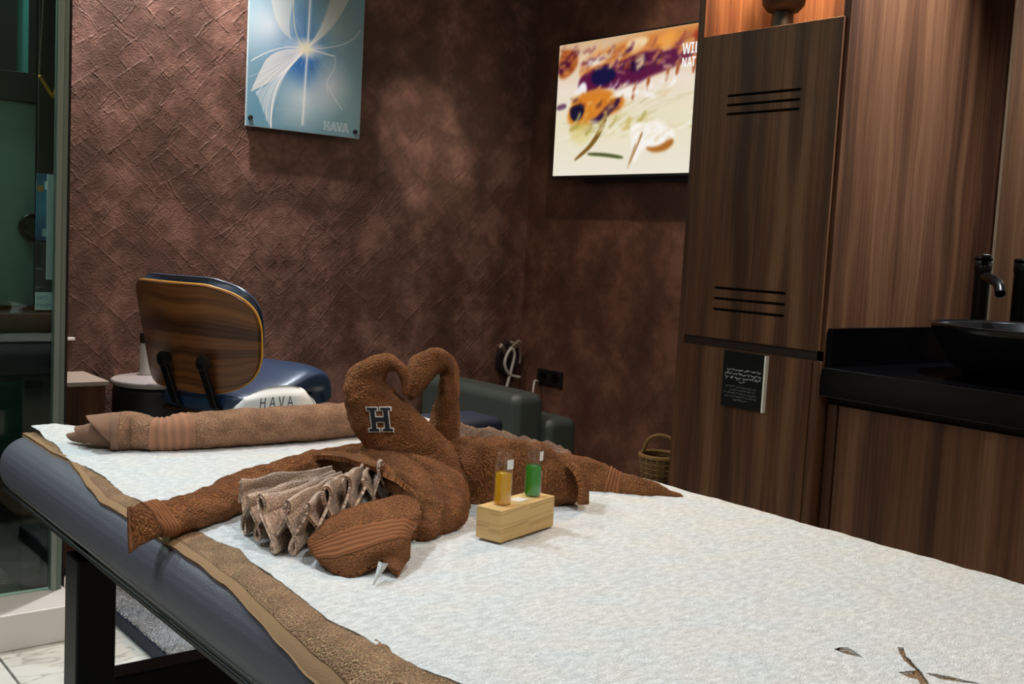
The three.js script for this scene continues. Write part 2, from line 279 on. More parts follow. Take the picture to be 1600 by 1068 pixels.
// ---------------------------------------------------------------- tall wardrobe with niche
{
  const x0 = 2.39, zl = -2.15, zr = -1.665;
  const g = thing('tall_cabinet', 'tall dark walnut cabinet with slotted door and lit niche on top', 'cabinet', [2.75, 0, (zl + zr) / 2]);
  part('side_panel', box(2.402, RX - 0.002, 0, CEIL - 0.002, zr - 0.022, zr), M.wood, g, 'walnut side panel beside the basin');
  part('side_panel', box(2.395, RX - 0.002, 0, CEIL - 0.002, zl - 0.024, zl), M.wood, g);
  part('body', box(2.425, RX - 0.002, 0, 1.755, zl, zr - 0.022), M.woodEdge, g);
  part('niche_back', box(2.80, 2.82, 1.755, CEIL - 0.002, zl, zr - 0.022), M.wood, g);
  part('niche_shelf', box(2.415, 2.80, 1.755, 1.765, zl, zr - 0.022), M.wood, g);
  // upper door with six real slots cut through it
  const ev = new Evaluator(); ev.useGroups = false;
  let door = new Brush(box(x0, x0 + 0.02, 0.912, 1.772, zl + 0.004, zr - 0.012, 0.0015)); door.updateMatrixWorld();
  for (const y of [1.597, 1.571, 1.546, 1.056, 1.026, 0.995]) {
    const sg = new RoundedBoxGeometry(0.008, 0.008, 0.25, 2, 0.0038); sg.scale(8, 1, 1); sg.translate(x0 + 0.01, y, -1.918);
    const cut = new Brush(metric(sg)); cut.updateMatrixWorld(); door = ev.evaluate(door, cut, SUBTRACTION);
  }
  const d = part('door', metric(door.geometry), M.wood, g, 'upper door with two sets of three slots');
  for (const [y] of [[1.571], [1.026]]) part('slot_backing', box(x0 + 0.014, x0 + 0.019, y - 0.04, y + 0.04, -2.06, -1.78), M.blackMatte, d);
  part('door', box(x0, x0 + 0.02, 0.08, 0.886, zl + 0.004, zr - 0.03, 0.0015), M.wood, g, 'plain lower door');
  part('filler_strip', box(x0 + 0.002, x0 + 0.02, 0.08, 0.886, zr - 0.026, zr - 0.002, 0.001), M.wood, g);
  part('divider_rail', box(x0 + 0.012, x0 + 0.03, 0.886, 0.912, zl, zr - 0.002), M.woodEdge, g);
  part('plinth', box(x0 + 0.03, x0 + 0.05, 0, 0.08, zl, zr), M.black, g);
  // warm strip lamp out of view, placed to light the niche
  const warm = std(0x000000, 0.5, { emissive: 0xffa64a, emissiveIntensity: 2.2 });
  const s = thing('unseen_niche_strip', 'unseen warm strip light lighting the cabinet niche', 'light', [2.5, 2.25, -1.92]);
  part('housing', box(2.47, 2.51, 2.255, 2.275, zl + 0.001, zr - 0.023), M.black, s);
  part('diffuser', box(2.474, 2.506, 2.25, 2.2545, zl + 0.02, zr - 0.04), warm, s);
  const ra = new THREE.RectAreaLight(0xffd8ae, 640, 0.4, 0.034); ra.position.set(-0.01, -0.004, 0); ra.rotation.set(-Math.PI / 2, 0, Math.PI / 2); ra.name = 'strip_glow'; s.add(ra);
  // vase in the niche
  const v = thing('dark_vase', 'dark bulbous vase on narrow foot in the lit niche', 'vase', [2.6, 1.765, -2.035]);
  part('foot', lathe([[0, 0], [0.042, 0], [0.044, 0.004], [0.032, 0.05], [0.031, 0.098], [0.02, 0.1]], [2.6, 1.765, -2.035]), std(0x080605, 0.5), v);
  part('bowl', lathe([[0.02, 0.096], [0.045, 0.1], [0.06, 0.118], [0.066, 0.15], [0.06, 0.19], [0.04, 0.22], [0.03, 0.25], [0.034, 0.27], [0.03, 0.268], [0.026, 0.25], [0.03, 0.2]], [2.6, 1.765, -2.035]), std(0x080605, 0.5), v);
}
// notice in an acrylic holder on the lower door
{
  const g = thing('notice_sign', 'small black notice card in acrylic holder on the lower cabinet door', 'sign', [2.385, 0.725, -1.908]);
  const t = canvasTex(512, 540, (c, w, h) => {
    c.fillStyle = '#050506'; c.fillRect(0, 0, w, h); c.textAlign = 'center'; const r = rng(8);
    c.fillStyle = '#9a9a9a'; c.font = 'bold 40px sans-serif'; c.fillText('\u062a\u0646\u0628\u064a\u0647', w / 2, 120);
    const line = (y, x0, x1, s, col) => { c.strokeStyle = col; c.lineWidth = s * 0.24; c.lineCap = 'round'; c.lineJoin = 'round'; let x = x1; while (x > x0) { const L = Math.min(x - x0, s * (1.2 + r() * 2.6)); c.beginPath(); c.moveTo(x, y - s * 0.3); for (let q = 0; q <= L; q += s * 0.45) c.lineTo(x - q, y + (r() - 0.62) * s * 0.75); c.stroke(); if (r() < 0.7) { c.beginPath(); c.arc(x - L * r(), y + (r() < 0.5 ? -1 : 1) * s * 0.55, s * 0.1, 0, 7); c.stroke(); } x -= L + s * 0.5; } };
    line(175, 30, 480, 26, '#c4c4c4'); line(214, 24, 488, 26, '#c4c4c4'); line(252, 24, 484, 26, '#c4c4c4'); line(290, 205, 290, 24, '#b0b0b0');
    for (const [y, a, b] of [[338, 40, 440], [370, 100, 430], [402, 24, 450], [434, 30, 450], [466, 150, 330]]) line(y, a, b, 18, '#7d7d7d');
  });
  const pg = new THREE.PlaneGeometry(0.138, 0.155).rotateY(-Math.PI / 2).translate(2.3805, 0.803, -1.911);
  part('backing', box(2.3812, 2.3898, 0.725, 0.882, -1.983, -1.837, 0.0008), M.blackMatte, g);
  part('card', pg, std(0xffffff, 0.35, { map: t }), g);
  part('acrylic_edge', box(2.376, 2.3896, 0.725, 0.882, -1.837, -1.831, 0.001), std(0xf1ece2, 0.3), g, 'bright acrylic edge');
}

// ---------------------------------------------------------------- vanity with basin
{
  const c = thing('vanity_counter', 'black stone counter with side upstand under the basin', 'counter', [2.75, 0.797, -0.7]);
  part('slab', box(2.39, RX - 0.002, 0.797, 0.872, -1.663, 0.25, 0.002), M.blackGloss, c);
  part('upstand', box(2.405, RX - 0.002, 0.872, 0.975, -1.663, -1.648, 0.002), M.blackGloss, c);
  const k = thing('vanity_cabinet', 'dark walnut vanity cabinet under the black counter', 'cabinet', [2.75, 0, -0.7]);
  part('body', box(2.445, RX - 0.002, 0.08, 0.795, -1.66, 0.25), M.black, k);
  part('plinth', box(2.48, RX - 0.002, 0, 0.08, -1.66, 0.25), M.black, k);
  for (const [a, b] of [[-1.655, -1.628], [-1.622, -1.06], [-1.054, -0.49], [-0.484, 0.08]]) part('door', box(2.422, 2.442, 0.085, 0.775, a, b, 0.0015), M.wood, k);
  const bx = 2.76, bz = -1.27, by = 0.872;
  const b = thing('vessel_basin', 'round black vessel basin on the counter', 'basin', [bx, by, bz]);
  part('bowl', lathe([[0.0, 0.012], [0.12, 0.014], [0.2, 0.05], [0.252, 0.128], [0.264, 0.136], [0.272, 0.134], [0.266, 0.118], [0.225, 0.04], [0.18, 0.004], [0.17, 0], [0, 0]], [bx, by, bz], 64), std(0x0d0d10, 0.22), b);
  part('drain', lathe([[0, 0.017], [0.02, 0.017], [0.024, 0.013]], [bx, by, bz], 24), M.steel, b);
  const fx = 2.97, fz = -1.555;
  const f = thing('basin_tap', 'tall black basin tap behind the vessel basin', 'tap', [fx, 0.872, fz]);
  const tm = std(0x0c0c0d, 0.3, { metalness: 0.4 });
  part('body', lathe([[0, 0], [0.03, 0], [0.03, 0.008], [0.022, 0.012], [0.022, 0.27], [0.024, 0.275], [0.024, 0.30], [0, 0.302]], [fx, 0.872, fz], 32), tm, f);
  part('spout', metric(tube([[fx, 1.13, fz], [fx - 0.06, 1.125, fz + 0.05], [fx - 0.12, 1.11, fz + 0.11], [fx - 0.14, 1.085, fz + 0.128]], 0.014, 24, 14)), tm, f);
  part('lever', bar([fx + 0.02, 1.176, fz - 0.012], [fx - 0.06, 1.186, fz + 0.04], 0.022, 0.01, [0, 1, 0]), tm, f);
  part('lever_cap', lathe([[0, 0], [0.024, 0], [0.024, 0.012], [0, 0.014]], [fx, 1.172, fz], 24), tm, f);
  const m = thing('wall_mirror', 'tall frameless mirror above the basin at the right edge', 'mirror', [3.1, 0.99, -0.8]);
  part('glass', box(3.086, 3.092, 0.99, 2.4, -1.585, 0.1, 0.001), std(0xdfe3df, 0.03, { metalness: 1 }), m);
  part('backing', box(3.092, RX - 0.001, 0.985, 2.405, -1.59, 0.105), M.wood, m);
  part('edge_trim', box(3.082, 3.094, 0.985, 2.405, -1.591, -1.585, 0.0008), std(0xb9a58c, 0.3, { metalness: 0.7 }), m, 'bright metal mirror edge');
  structure('trim_1', box(3.1, RX, 0.872, CEIL - 0.003, -1.663, 0.25), M.wood, 'dark walnut wall cladding behind the basin', 'cladding');
}

// ---------------------------------------------------------------- television
{
  const z0 = -3.54, z1 = -2.57, y0 = 1.449, y1 = 1.998, x = 3.04;
  const t = canvasTex(1280, 720, (c, w, h) => {
    const r = rng(44), sky = c.createLinearGradient(0, 0, 0, h); sky.addColorStop(0, '#d9b48c'); sky.addColorStop(0.35, '#efe0cf'); sky.addColorStop(0.6, '#ece3c4'); sky.addColorStop(1, '#f1e9d8'); c.fillStyle = sky; c.fillRect(0, 0, w, h);
    const blob = (pts, fill, blur) => { c.filter = `blur(${blur}px)`; c.fillStyle = fill; c.beginPath(); const n = pts.length, mid = (i) => [(pts[i % n][0] + pts[(i + 1) % n][0]) / 2, (pts[i % n][1] + pts[(i + 1) % n][1]) / 2]; c.moveTo(...mid(n - 1)); for (let i = 0; i < n; i++) c.quadraticCurveTo(...pts[i], ...mid(i)); c.fill(); c.filter = 'none'; };
    const fur = (x0, y0, x1, y1, n, cols, L) => { c.filter = 'blur(7px)'; for (let i = 0; i < n; i++) { c.globalAlpha = 0.4 + r() * 0.4; c.strokeStyle = cols[Math.floor(r() * cols.length)]; c.lineWidth = 6 + r() * 18; const px = lerp(x0, x1, r()), py = lerp(y0, y1, r()), a = -0.35 + (r() - 0.5) * 1.1; c.beginPath(); c.moveTo(px, py); c.quadraticCurveTo(px + L * 0.5, py + Math.sin(a) * L * 0.2, px + Math.cos(a) * L, py + Math.sin(a) * L); c.stroke(); } c.globalAlpha = 1; c.filter = 'none'; };
    for (let i = 0; i < 60; i++) { c.filter = 'blur(4px)'; c.strokeStyle = ['#cfc08a', '#d9cba0', '#fffaf0', '#b8a85e'][i % 4]; c.globalAlpha = 0.5; c.lineWidth = 3 + r() * 8; const px = r() * w, py = 330 + r() * 200; c.beginPath(); c.moveTo(px, py); c.lineTo(px + 60 + r() * 120, py - 10 - r() * 30); c.stroke(); } c.globalAlpha = 1; c.filter = 'none';
    // herd along the top
    blob([[0, 40], [90, 20], [180, 90], [120, 170], [0, 200]], '#b4622a', 8); blob([[0, 90], [110, 80], [90, 150], [0, 170]], '#4a1030', 9);
    blob([[160, 150], [230, 90], [420, 50], [600, 10], [820, 0], [1000, 0], [1280, 0], [1280, 120], [1000, 130], [900, 190], [640, 240], [400, 250], [240, 260]], '#d88b46', 12);
    blob([[170, 190], [300, 150], [520, 130], [700, 90], [950, 110], [1000, 150], [880, 200], [700, 230], [560, 290], [380, 260], [180, 290]], '#5c1440', 8);
    blob([[290, 150], [440, 150], [480, 210], [380, 250], [270, 230]], '#14123f', 8); blob([[560, 120], [700, 110], [680, 190], [560, 200]], '#2a0c38', 10);
    blob([[520, 30], [680, 20], [700, 60], [560, 110]], '#f5d8ae', 10); blob([[200, 110], [380, 80], [470, 100], [260, 150]], '#f6ead8', 8); blob([[760, 30], [900, 10], [860, 90], [760, 110]], '#f0a24a', 12); blob([[1000, 20], [1180, 10], [1100, 90], [980, 100]], '#9a3220', 14);
    for (const [px, py, q] of [[250, 270, 30], [330, 250, 60], [520, 250, 90], [600, 260, 80], [700, 230, 70], [830, 200, 70], [900, 180, 60], [1010, 150, 90]]) blob([[px, py], [px + 26, py - 4], [px + 10, py + q], [px - 8, py + q]], '#a8562a', 5);
    fur(160, 60, 1000, 190, 130, ['#e8a860', '#7a2838', '#f4d6a8', '#a8501e', '#3a1040', '#5c1440'], 60); fur(0, 30, 130, 160, 26, ['#d88a46', '#5c1430', '#8a3a1e'], 50); fur(300, 260, 900, 330, 40, ['#f6ece2', '#e8cfa8', '#ffffff'], 70); blob([[200, 210], [250, 230], [240, 320], [190, 340], [130, 300]], '#f4eef0', 7); blob([[290, 160], [430, 155], [470, 205], [380, 245], [280, 225]], '#14123f', 9);
    // leaping animal
    blob([[90, 380], [170, 290], [300, 260], [420, 270], [480, 310], [560, 330], [520, 390], [380, 420], [220, 470], [110, 440]], '#d9832a', 10); blob([[110, 350], [200, 330], [250, 350], [200, 430], [130, 420]], '#1a1230', 7); blob([[330, 420], [380, 380], [500, 310], [520, 340], [440, 400], [360, 450], [260, 430]], '#2a1040', 8);
    blob([[400, 320], [560, 260], [620, 280], [500, 320]], '#f6efe4', 6); blob([[100, 460], [240, 440], [300, 460], [180, 520]], '#d6c06a', 12); blob([[390, 420], [430, 425], [340, 560], [180, 645], [170, 632], [310, 545]], '#7b5a24', 4); blob([[275, 598], [420, 604], [565, 626], [558, 642], [400, 622], [280, 614]], '#4d5a2c', 4); blob([[120, 480], [200, 470], [330, 480], [250, 560], [160, 540]], '#e6d9a0', 14);
    fur(110, 290, 480, 400, 46, ['#e89a3a', '#c46a1e', '#f2c070', '#3a1838'], 46); blob([[120, 350], [195, 335], [240, 352], [198, 425], [136, 415]], '#161230', 7); fur(80, 430, 700, 520, 40, ['#d8c67a', '#c8b45a', '#f2ead0', '#a89848'], 80);
    // pale animal
    blob([[590, 500], [640, 450], [720, 470], [800, 455], [890, 490], [930, 545], [880, 600], [800, 585], [740, 610], [700, 585], [650, 660], [610, 650], [625, 580]], '#fdf8f2', 8); fur(600, 470, 880, 580, 50, ['#ffffff', '#f4ead8', '#e6d2b0', '#fff8ee'], 40); blob([[700, 580], [800, 590], [900, 540], [920, 570], [860, 610], [760, 615]], '#b06a26', 7); blob([[684, 500], [696, 510], [650, 600], [612, 668], [604, 664], [650, 580]], '#a07038', 4); blob([[640, 560], [655, 565], [600, 690], [592, 690]], '#b08a58', 4); blob([[0, 330], [80, 320], [90, 350], [0, 360]], '#6a4a66', 6);
    c.fillStyle = '#ffffff'; c.font = 'bold 76px sans-serif'; c.textAlign = 'left'; c.save(); c.translate(930, 142); c.scale(0.8, 1); c.fillText('WILD', 0, 0); c.restore(); c.save(); c.translate(930, 205); c.scale(0.62, 0.85); c.fillText('NATURE', 0, 0); c.restore();
  });
  const g = thing('television', 'flat television showing running animals on the brown wall', 'television', [3.08, y0, (z0 + z1) / 2]);
  part('housing', box(x + 0.004, x + 0.035, y0 - 0.012, y1 + 0.008, z0 - 0.008, z1 + 0.008, 0.003), M.black, g);
  part('rear_box', box(x + 0.03, RX - 0.001, y0 - 0.03, y1 - 0.12, z0 + 0.16, z1 - 0.16, 0.01), M.black, g);
  part('screen', new THREE.PlaneGeometry(z1 - z0, y1 - y0).rotateY(-Math.PI / 2).translate(x + 0.0032, (y0 + y1) / 2, (z0 + z1) / 2), new THREE.MeshStandardMaterial({ color: 0x000000, roughness: 0.3, emissive: 0xffffff, emissiveMap: t, emissiveIntensity: 1.0 }), g, 'glowing picture of a running herd');
  const l = new THREE.RectAreaLight(0xf5e2c8, 0.35, z1 - z0, y1 - y0); l.position.set(x - 0.004 - 3.08, (y1 - y0) / 2, 0); l.rotation.y = Math.PI / 2; l.name = 'screen_glow'; g.add(l);
}
// ---------------------------------------------------------------- acrylic print on the back wall
{
  const x0 = 1.726, x1 = 2.209, y0 = 1.531, y1 = 2.21, z = -3.752;
  const t = canvasTex(720, 1012, (c, w, h) => {
    const g = c.createLinearGradient(0, 0, w, h); g.addColorStop(0, '#7fb0c4'); g.addColorStop(0.5, '#6f9fb8'); g.addColorStop(1, '#7aa0ab'); c.fillStyle = g; c.fillRect(0, 0, w, h);
    const glow = (x, y, rx, ry, col, a) => { c.save(); c.translate(x, y); c.scale(rx, ry); const q = c.createRadialGradient(0, 0, 0, 0, 0, 1); q.addColorStop(0, col); q.addColorStop(1, col.slice(0, 7) + '00'); c.globalAlpha = a; c.fillStyle = q; c.fillRect(-1, -1, 2, 2); c.restore(); };
    const Y = (v) => 330 + v; // lower part of the print is what the photo shows
    glow(360, Y(230), 330, 360, '#2f6cb4ff', 0.9); glow(560, Y(60), 260, 330, '#a9bcb4ff', 0.8); glow(620, Y(430), 240, 330, '#8fb2b2ff', 0.9); glow(120, Y(120), 230, 230, '#dfeaf2ff', 0.85); glow(350, Y(500), 230, 190, '#dcecefff', 0.9); glow(520, Y(400), 150, 190, '#eef0f2ff', 0.7); glow(60, Y(580), 180, 180, '#5f9dbcff', 0.8); glow(180, Y(-200), 300, 260, '#9cc2d6ff', 0.9); glow(330, Y(300), 120, 150, '#2f6fc0ff', 0.75);
    const veil = (pts, fill, a) => { c.globalAlpha = a; c.fillStyle = fill; c.beginPath(); c.moveTo(...pts[0]); for (let i = 1; i + 2 < pts.length + 0; i += 3) c.bezierCurveTo(...pts[i], ...pts[i + 1], ...pts[i + 2]); c.closePath(); c.fill(); c.globalAlpha = 1; };
    const strand = (p, lw, a, col = '#ffffff') => { c.globalAlpha = a; c.strokeStyle = col; c.lineWidth = lw; c.lineCap = 'round'; c.beginPath(); c.moveTo(...p[0]); c.bezierCurveTo(...p[1], ...p[2], ...p[3]); c.stroke(); c.globalAlpha = 1; };
    const O = [350, Y(220)];
    veil([O, [300, Y(230)], [180, Y(220)], [100, Y(320)], [60, Y(400)], [40, Y(450)], [20, Y(500)], [120, Y(440)], [220, Y(400)], O], '#f6efe9', 0.7);
    veil([O, [260, Y(330)], [160, Y(430)], [150, Y(680)], [90, Y(600)], [60, Y(480)], [40, Y(500)], [140, Y(450)], [240, Y(330)], O], '#e3eff2', 0.55);
    veil([[370, Y(200)], [440, Y(100)], [500, Y(-20)], [540, Y(-330)], [640, Y(-330)], [640, Y(-300)], [700, Y(-330)], [620, Y(-60)], [520, Y(110)], [370, Y(200)]], '#e4e4da', 0.6);
    veil([[260, Y(180)], [210, Y(80)], [290, Y(0)], [270, Y(-330)], [180, Y(-330)], [150, Y(-200)], [60, Y(-330)], [140, Y(0)], [120, Y(120)], [260, Y(180)]], '#f3efe2', 0.5);
    for (let k = 0; k < 7; k++) { strand([O, [300 - k * 10, Y(250 + k * 16)], [150 - k * 12, Y(350 + k * 20)], [10 + k * 22, Y(420 + k * 45)]], 2 + (k % 3) * 2, 0.55); strand([O, [430 + k * 6, Y(120)], [510 + k * 18, Y(-40)], [520 + k * 32, Y(-330)]], 2 + (k % 3), 0.5, '#fbf8ea'); }
    strand([O, [240, Y(350)], [130, Y(420)], [150, Y(690)]], 9, 0.85); strand([[20, Y(330)], [60, Y(300)], [200, Y(200)], O], 6, 0.7); strand([O, [480, Y(190)], [640, Y(170)], [700, Y(60)]], 5, 0.7); strand([O, [280, Y(180)], [230, Y(90)], [290, Y(-330)]], 7, 0.6, '#f7edc4'); strand([O, [420, Y(210)], [470, Y(230)], [530, Y(232)]], 6, 0.8); strand([[540, Y(230)], [560, Y(350)], [470, Y(330)], [500, Y(440)]], 4, 0.6); strand([[500, Y(400)], [560, Y(500)], [560, Y(480)], [600, Y(530)]], 5, 0.6);
    const rr = rng(6); for (let k = 0; k < 40; k++) { const a = rr() * 6.28, L = 60 + rr() * 150; strand([O, [O[0] + Math.cos(a) * L * 0.3, O[1] + Math.sin(a) * L * 0.3], [O[0] + Math.cos(a) * L * 0.6, O[1] + Math.sin(a) * L * 0.6], [O[0] + Math.cos(a) * L, O[1] + Math.sin(a) * L]], 1 + rr() * 2, 0.3); }
    for (let k = 0; k < 26; k++) strand([[180 + k * 8, Y(560)], [176 + k * 8, Y(590)], [170 + k * 8, Y(620)], [158 + k * 8, Y(660)]], 1.5, 0.35);
    for (const [lw, a] of [[26, 0.2], [12, 0.4], [4, 0.95]]) strand([[372, Y(-330)], [370, Y(0)], [355, Y(300)], [345, Y(640)]], lw, a);
    glow(350, Y(215), 150, 70, '#ffffffff', 0.95); glow(350, Y(215), 70, 60, '#fdf6c8ff', 0.9);
    c.strokeStyle = '#e6f0f2'; c.lineWidth = 2.5; c.font = 'bold 64px sans-serif'; c.textAlign = 'left'; c.strokeText('HAVA', 478, Y(655));
  });
  const g = thing('acrylic_print', 'blue abstract acrylic print with white light ribbons on the plaster wall', 'picture', [(x0 + x1) / 2, y0, -3.77]);
  part('panel', box(x0, x1, y0, y1, z - 0.008, z, 0.001), std(0xbcd4dc, 0.15), g);
  part('print', new THREE.PlaneGeometry(x1 - x0 - 0.006, y1 - y0 - 0.006).translate((x0 + x1) / 2, (y0 + y1) / 2, z + 0.0006), new THREE.MeshPhysicalMaterial({ map: t, roughness: 0.3, clearcoat: 0.4, clearcoatRoughness: 0.12 }), g);
  for (const [x, y] of [[1.743, 1.562], [2.186, 1.556], [1.743, 2.178], [2.186, 2.178]]) { part('standoff_bolt', new THREE.CylinderGeometry(0.0085, 0.0085, 0.008, 20).rotateX(Math.PI / 2).translate(x, y, z + 0.004), M.black, g); part('standoff_spacer', new THREE.CylinderGeometry(0.007, 0.007, 0.03, 16).rotateX(Math.PI / 2).translate(x, y, z - 0.0225), M.black, g); }
}

// ---------------------------------------------------------------- treatment table
const TOP = 0.715;
{
  const g = thing('treatment_table', 'massage table with dark leather mattress on a black steel frame', 'table', [1.02, 0, -1.3]);
  const s = new THREE.Shape(), X0 = 0.535 + 0.05, X1 = 1.505 - 0.05, Z0 = -2.33 + 0.05, Z1 = -0.29 - 0.05, R = 0.06;
  s.moveTo(X0 + R, Z0); s.lineTo(X1 - R, Z0); s.absarc(X1 - R, Z0 + R, R, -Math.PI / 2, 0); s.lineTo(X1, Z1 - R); s.absarc(X1 - R, Z1 - R, R, 0, Math.PI / 2); s.lineTo(X0 + R, Z1); s.absarc(X0 + R, Z1 - R, R, Math.PI / 2, Math.PI); s.lineTo(X0, Z0 + R); s.absarc(X0 + R, Z0 + R, R, Math.PI, Math.PI * 1.5);
  const mg = new THREE.ExtrudeGeometry(s, { depth: 0.012, bevelEnabled: true, bevelThickness: 0.048, bevelSize: 0.05, bevelSegments: 14, curveSegments: 14 });
  mg.rotateX(Math.PI / 2); mg.translate(0, TOP - 0.048, 0);
  const mattress = part('mattress', metric(toCreasedNormals(mg, 0.6)), M.leather, g, 'dark grey leather mattress with rounded edge');
  part('seam_piping', metric(tube([[0.5375, 0.625, -0.5], [0.5375, 0.625, -1.2], [0.5375, 0.625, -2.1], [0.548, 0.622, -2.25], [0.6, 0.62, -2.31]], 0.0028, 90, 8)), M.black, mattress);
  part('frame', merge([box(0.6, 0.66, 0.555, 0.607, -2.2, -0.4), box(1.38, 1.44, 0.555, 0.607, -2.2, -0.4), box(0.6, 1.44, 0.555, 0.607, -1.97, -1.9), box(0.6, 1.44, 0.555, 0.607, -0.62, -0.55)]), M.steel, g);
  for (const [x, z] of [[0.583, -1.97], [1.385, -1.97], [0.583, -0.62], [1.385, -0.62]]) { const l = part('leg', box(x, x + 0.07, 0.012, 0.556, z, z + 0.07, 0.004), M.steel, g); part('foot', box(x - 0.005, x + 0.075, 0, 0.013, z - 0.005, z + 0.075, 0.003), M.black, l); }
  for (const z of [-1.965, -0.615]) part('crossbar', box(0.652, 1.386, 0.2, 0.326, z, z + 0.06, 0.004), M.steel, g);
}
// height of the mattress top at x
const topY = (x) => { const e = x < 0.585 ? 0.585 - x : x > 1.455 ? x - 1.455 : 0; return TOP - 0.048 + 0.048 * Math.sqrt(Math.max(0.02, 1 - (e / 0.05) ** 2)); };
const edgeAt = (list, z) => { for (let i = 0; i + 1 < list.length; i++) { const [x0, z0] = list[i], [x1, z1] = list[i + 1]; if (z >= z0 && z <= z1) { const t = (z - z0) / (z1 - z0); return lerp(x0, x1, t); } } return z < list[0][1] ? list[0][0] : list[list.length - 1][0]; };
const outline = (pts) => pts.map((p) => [p[0], p[2]]).sort((a, b) => a[1] - b[1]);
const towelEdge = outline([[0.5848, 0.717, -2.168], [0.5825, 0.717, -2.0546], [0.5895, 0.717, -1.9887], [0.5809, 0.717, -1.9153], [0.5657, 0.717, -1.8127], [0.5556, 0.717, -1.7032], [0.5566, 0.717, -1.5778], [0.5588, 0.717, -1.389], [0.5552, 0.717, -1.2228], [0.5409, 0.717, -1.0502], [0.5375, 0.717, -0.9509], [0.5342, 0.717, -0.8694]]);
const paperEdge = outline([[0.6055, 0.724, -2.1623], [0.6097, 0.724, -2.1392], [0.5882, 0.724, -1.9772], [0.5985, 0.724, -1.9123], [0.598, 0.724, -1.8057], [0.5892, 0.724, -1.6926], [0.596, 0.724, -1.6233], [0.6051, 0.724, -1.4778], [0.6087, 0.724, -1.3735], [0.6187, 0.724, -1.3293], [0.6064, 0.724, -1.2597], [0.6035, 0.724, -1.1881], [0.5985, 0.724, -1.1128], [0.5879, 0.724, -1.026], [0.5944, 0.724, -0.9717], [0.5975, 0.724, -0.9246], [0.6013, 0.724, -0.8583], [0.6137, 0.724, -0.7992]]);
{
  const f = (u, v) => { const z = lerp(-2.27, -0.36, v), x = lerp(edgeAt(towelEdge, z) + 0.0012 * n2(z * 9, 1), 1.478, u); return V(x, topY(x) + 0.0029 + 0.0004 * n2(x * 20, z * 20), z); };
  const t = thing('bed_towel', 'tan terry towel spread over the mattress under the white sheet', 'towel', [1.02, 0.7165, -1.3]);
  part('cloth', flipIfDown(sheet(f, 150, 360, 0.0055)), M.bedTowel, t);
  part('hem', flipIfDown(sheet((u, v) => f(0.0 + 0.012 * u, v).add(V(0, 0.0004, 0)), 8, 360, 0.0062)), M.bedHem, t, 'flat woven hem along the towel edge');
}
function flipIfDown(g) { // sheets built downward are turned over
  const n = g.attributes.normal; let s = 0; for (let i = 0; i < n.count / 2; i += 7) s += n.getY(i);
  if (s < 0) { const ix = g.index.array; for (let i = 0; i < ix.length; i += 3) { const q = ix[i]; ix[i] = ix[i + 1]; ix[i + 1] = q; } g.computeVertexNormals(); } return g;
}
{
  const H = (x, z) => {
    let h = 0.0012 * n2(x * 9, z * 5) + 0.0008 * n2(x * 26, z * 12) + 0.0006 * n2(x * 60, z * 30);
    const ridge = (a, b, w, amp) => { const d = x - (a + b * (z + 1)); return amp * Math.exp(-d * d / (w * w)); };
    h += ridge(1.335, 0.05, 0.006, 0.0014) + ridge(1.418, 0.0, 0.008, 0.003) + ridge(1.03, 0.32, 0.008, 0.0016) * smooth(-1.15, -0.9, z) + ridge(1.12, 0.5, 0.006, 0.0012) * smooth(-0.9, -0.6, z);
    h -= 0.0012 * smooth(0.02, 0.0, x - edgeAt(paperEdge, z));
    return h;
  };
  const f = (u, v) => { const z = lerp(-2.285, -0.34, v), e = edgeAt(paperEdge, z) + 0.0012 * n2(z * 30, 7), x = lerp(e, 1.492, u); const lift = 0.010 * smooth(-2.17, -2.25, z) * smooth(0.72, 0.64, x); return V(x, topY(x) + 0.0078 + H(x, z) + lift, z); };
  let g = flipIfDown(sheet(f, 110, 300, 0.0007, { size: [0.87, 1.94] }));
  const slits = [
    [[1.0141, 0.724, -0.6613], [1.0253, 0.724, -0.6611], [1.0311, 0.724, -0.6543], [1.0277, 0.724, -0.6423], [1.0218, 0.724, -0.6289], [1.018, 0.724, -0.6375], [1.015, 0.724, -0.65]],
    [[1.0872, 0.724, -0.6283], [1.0919, 0.724, -0.6233], [1.069, 0.724, -0.6066], [1.0501, 0.724, -0.5828], [1.0406, 0.724, -0.5705], [1.0179, 0.724, -0.5479], [1.0056, 0.724, -0.5353], [0.9963, 0.724, -0.541], [1.0202, 0.724, -0.5636], [1.0158, 0.724, -0.5711], [1.0191, 0.724, -0.5857], [1.0364, 0.724, -0.5791], [1.0419, 0.724, -0.5787], [1.0529, 0.724, -0.5995], [1.07, 0.724, -0.6146]],
    [[1.0437, 0.724, -0.5687], [1.052, 0.724, -0.5596], [1.0587, 0.724, -0.5477], [1.0648, 0.724, -0.5209], [1.052, 0.724, -0.5383], [1.0435, 0.724, -0.5512]],
  ];
  const ev = new Evaluator(); ev.useGroups = false; ev.attributes = ['position', 'normal', 'uv'];
  let b = new Brush(g); b.updateMatrixWorld();
  for (const s of slits) {
    const sh = new THREE.Shape(s.map((p) => new THREE.Vector2(p[0], -p[2])));
    const c = new THREE.ExtrudeGeometry(sh, { depth: 0.03, bevelEnabled: false }).rotateX(-Math.PI / 2); c.translate(0, 0.71, 0);
    const k = new Brush(c); k.updateMatrixWorld(); b = ev.evaluate(b, k, SUBTRACTION);
  }
  single('paper_sheet', b.geometry, M.paper, 'white disposable nonwoven sheet with torn slits covering the treatment table', 'sheet');
}

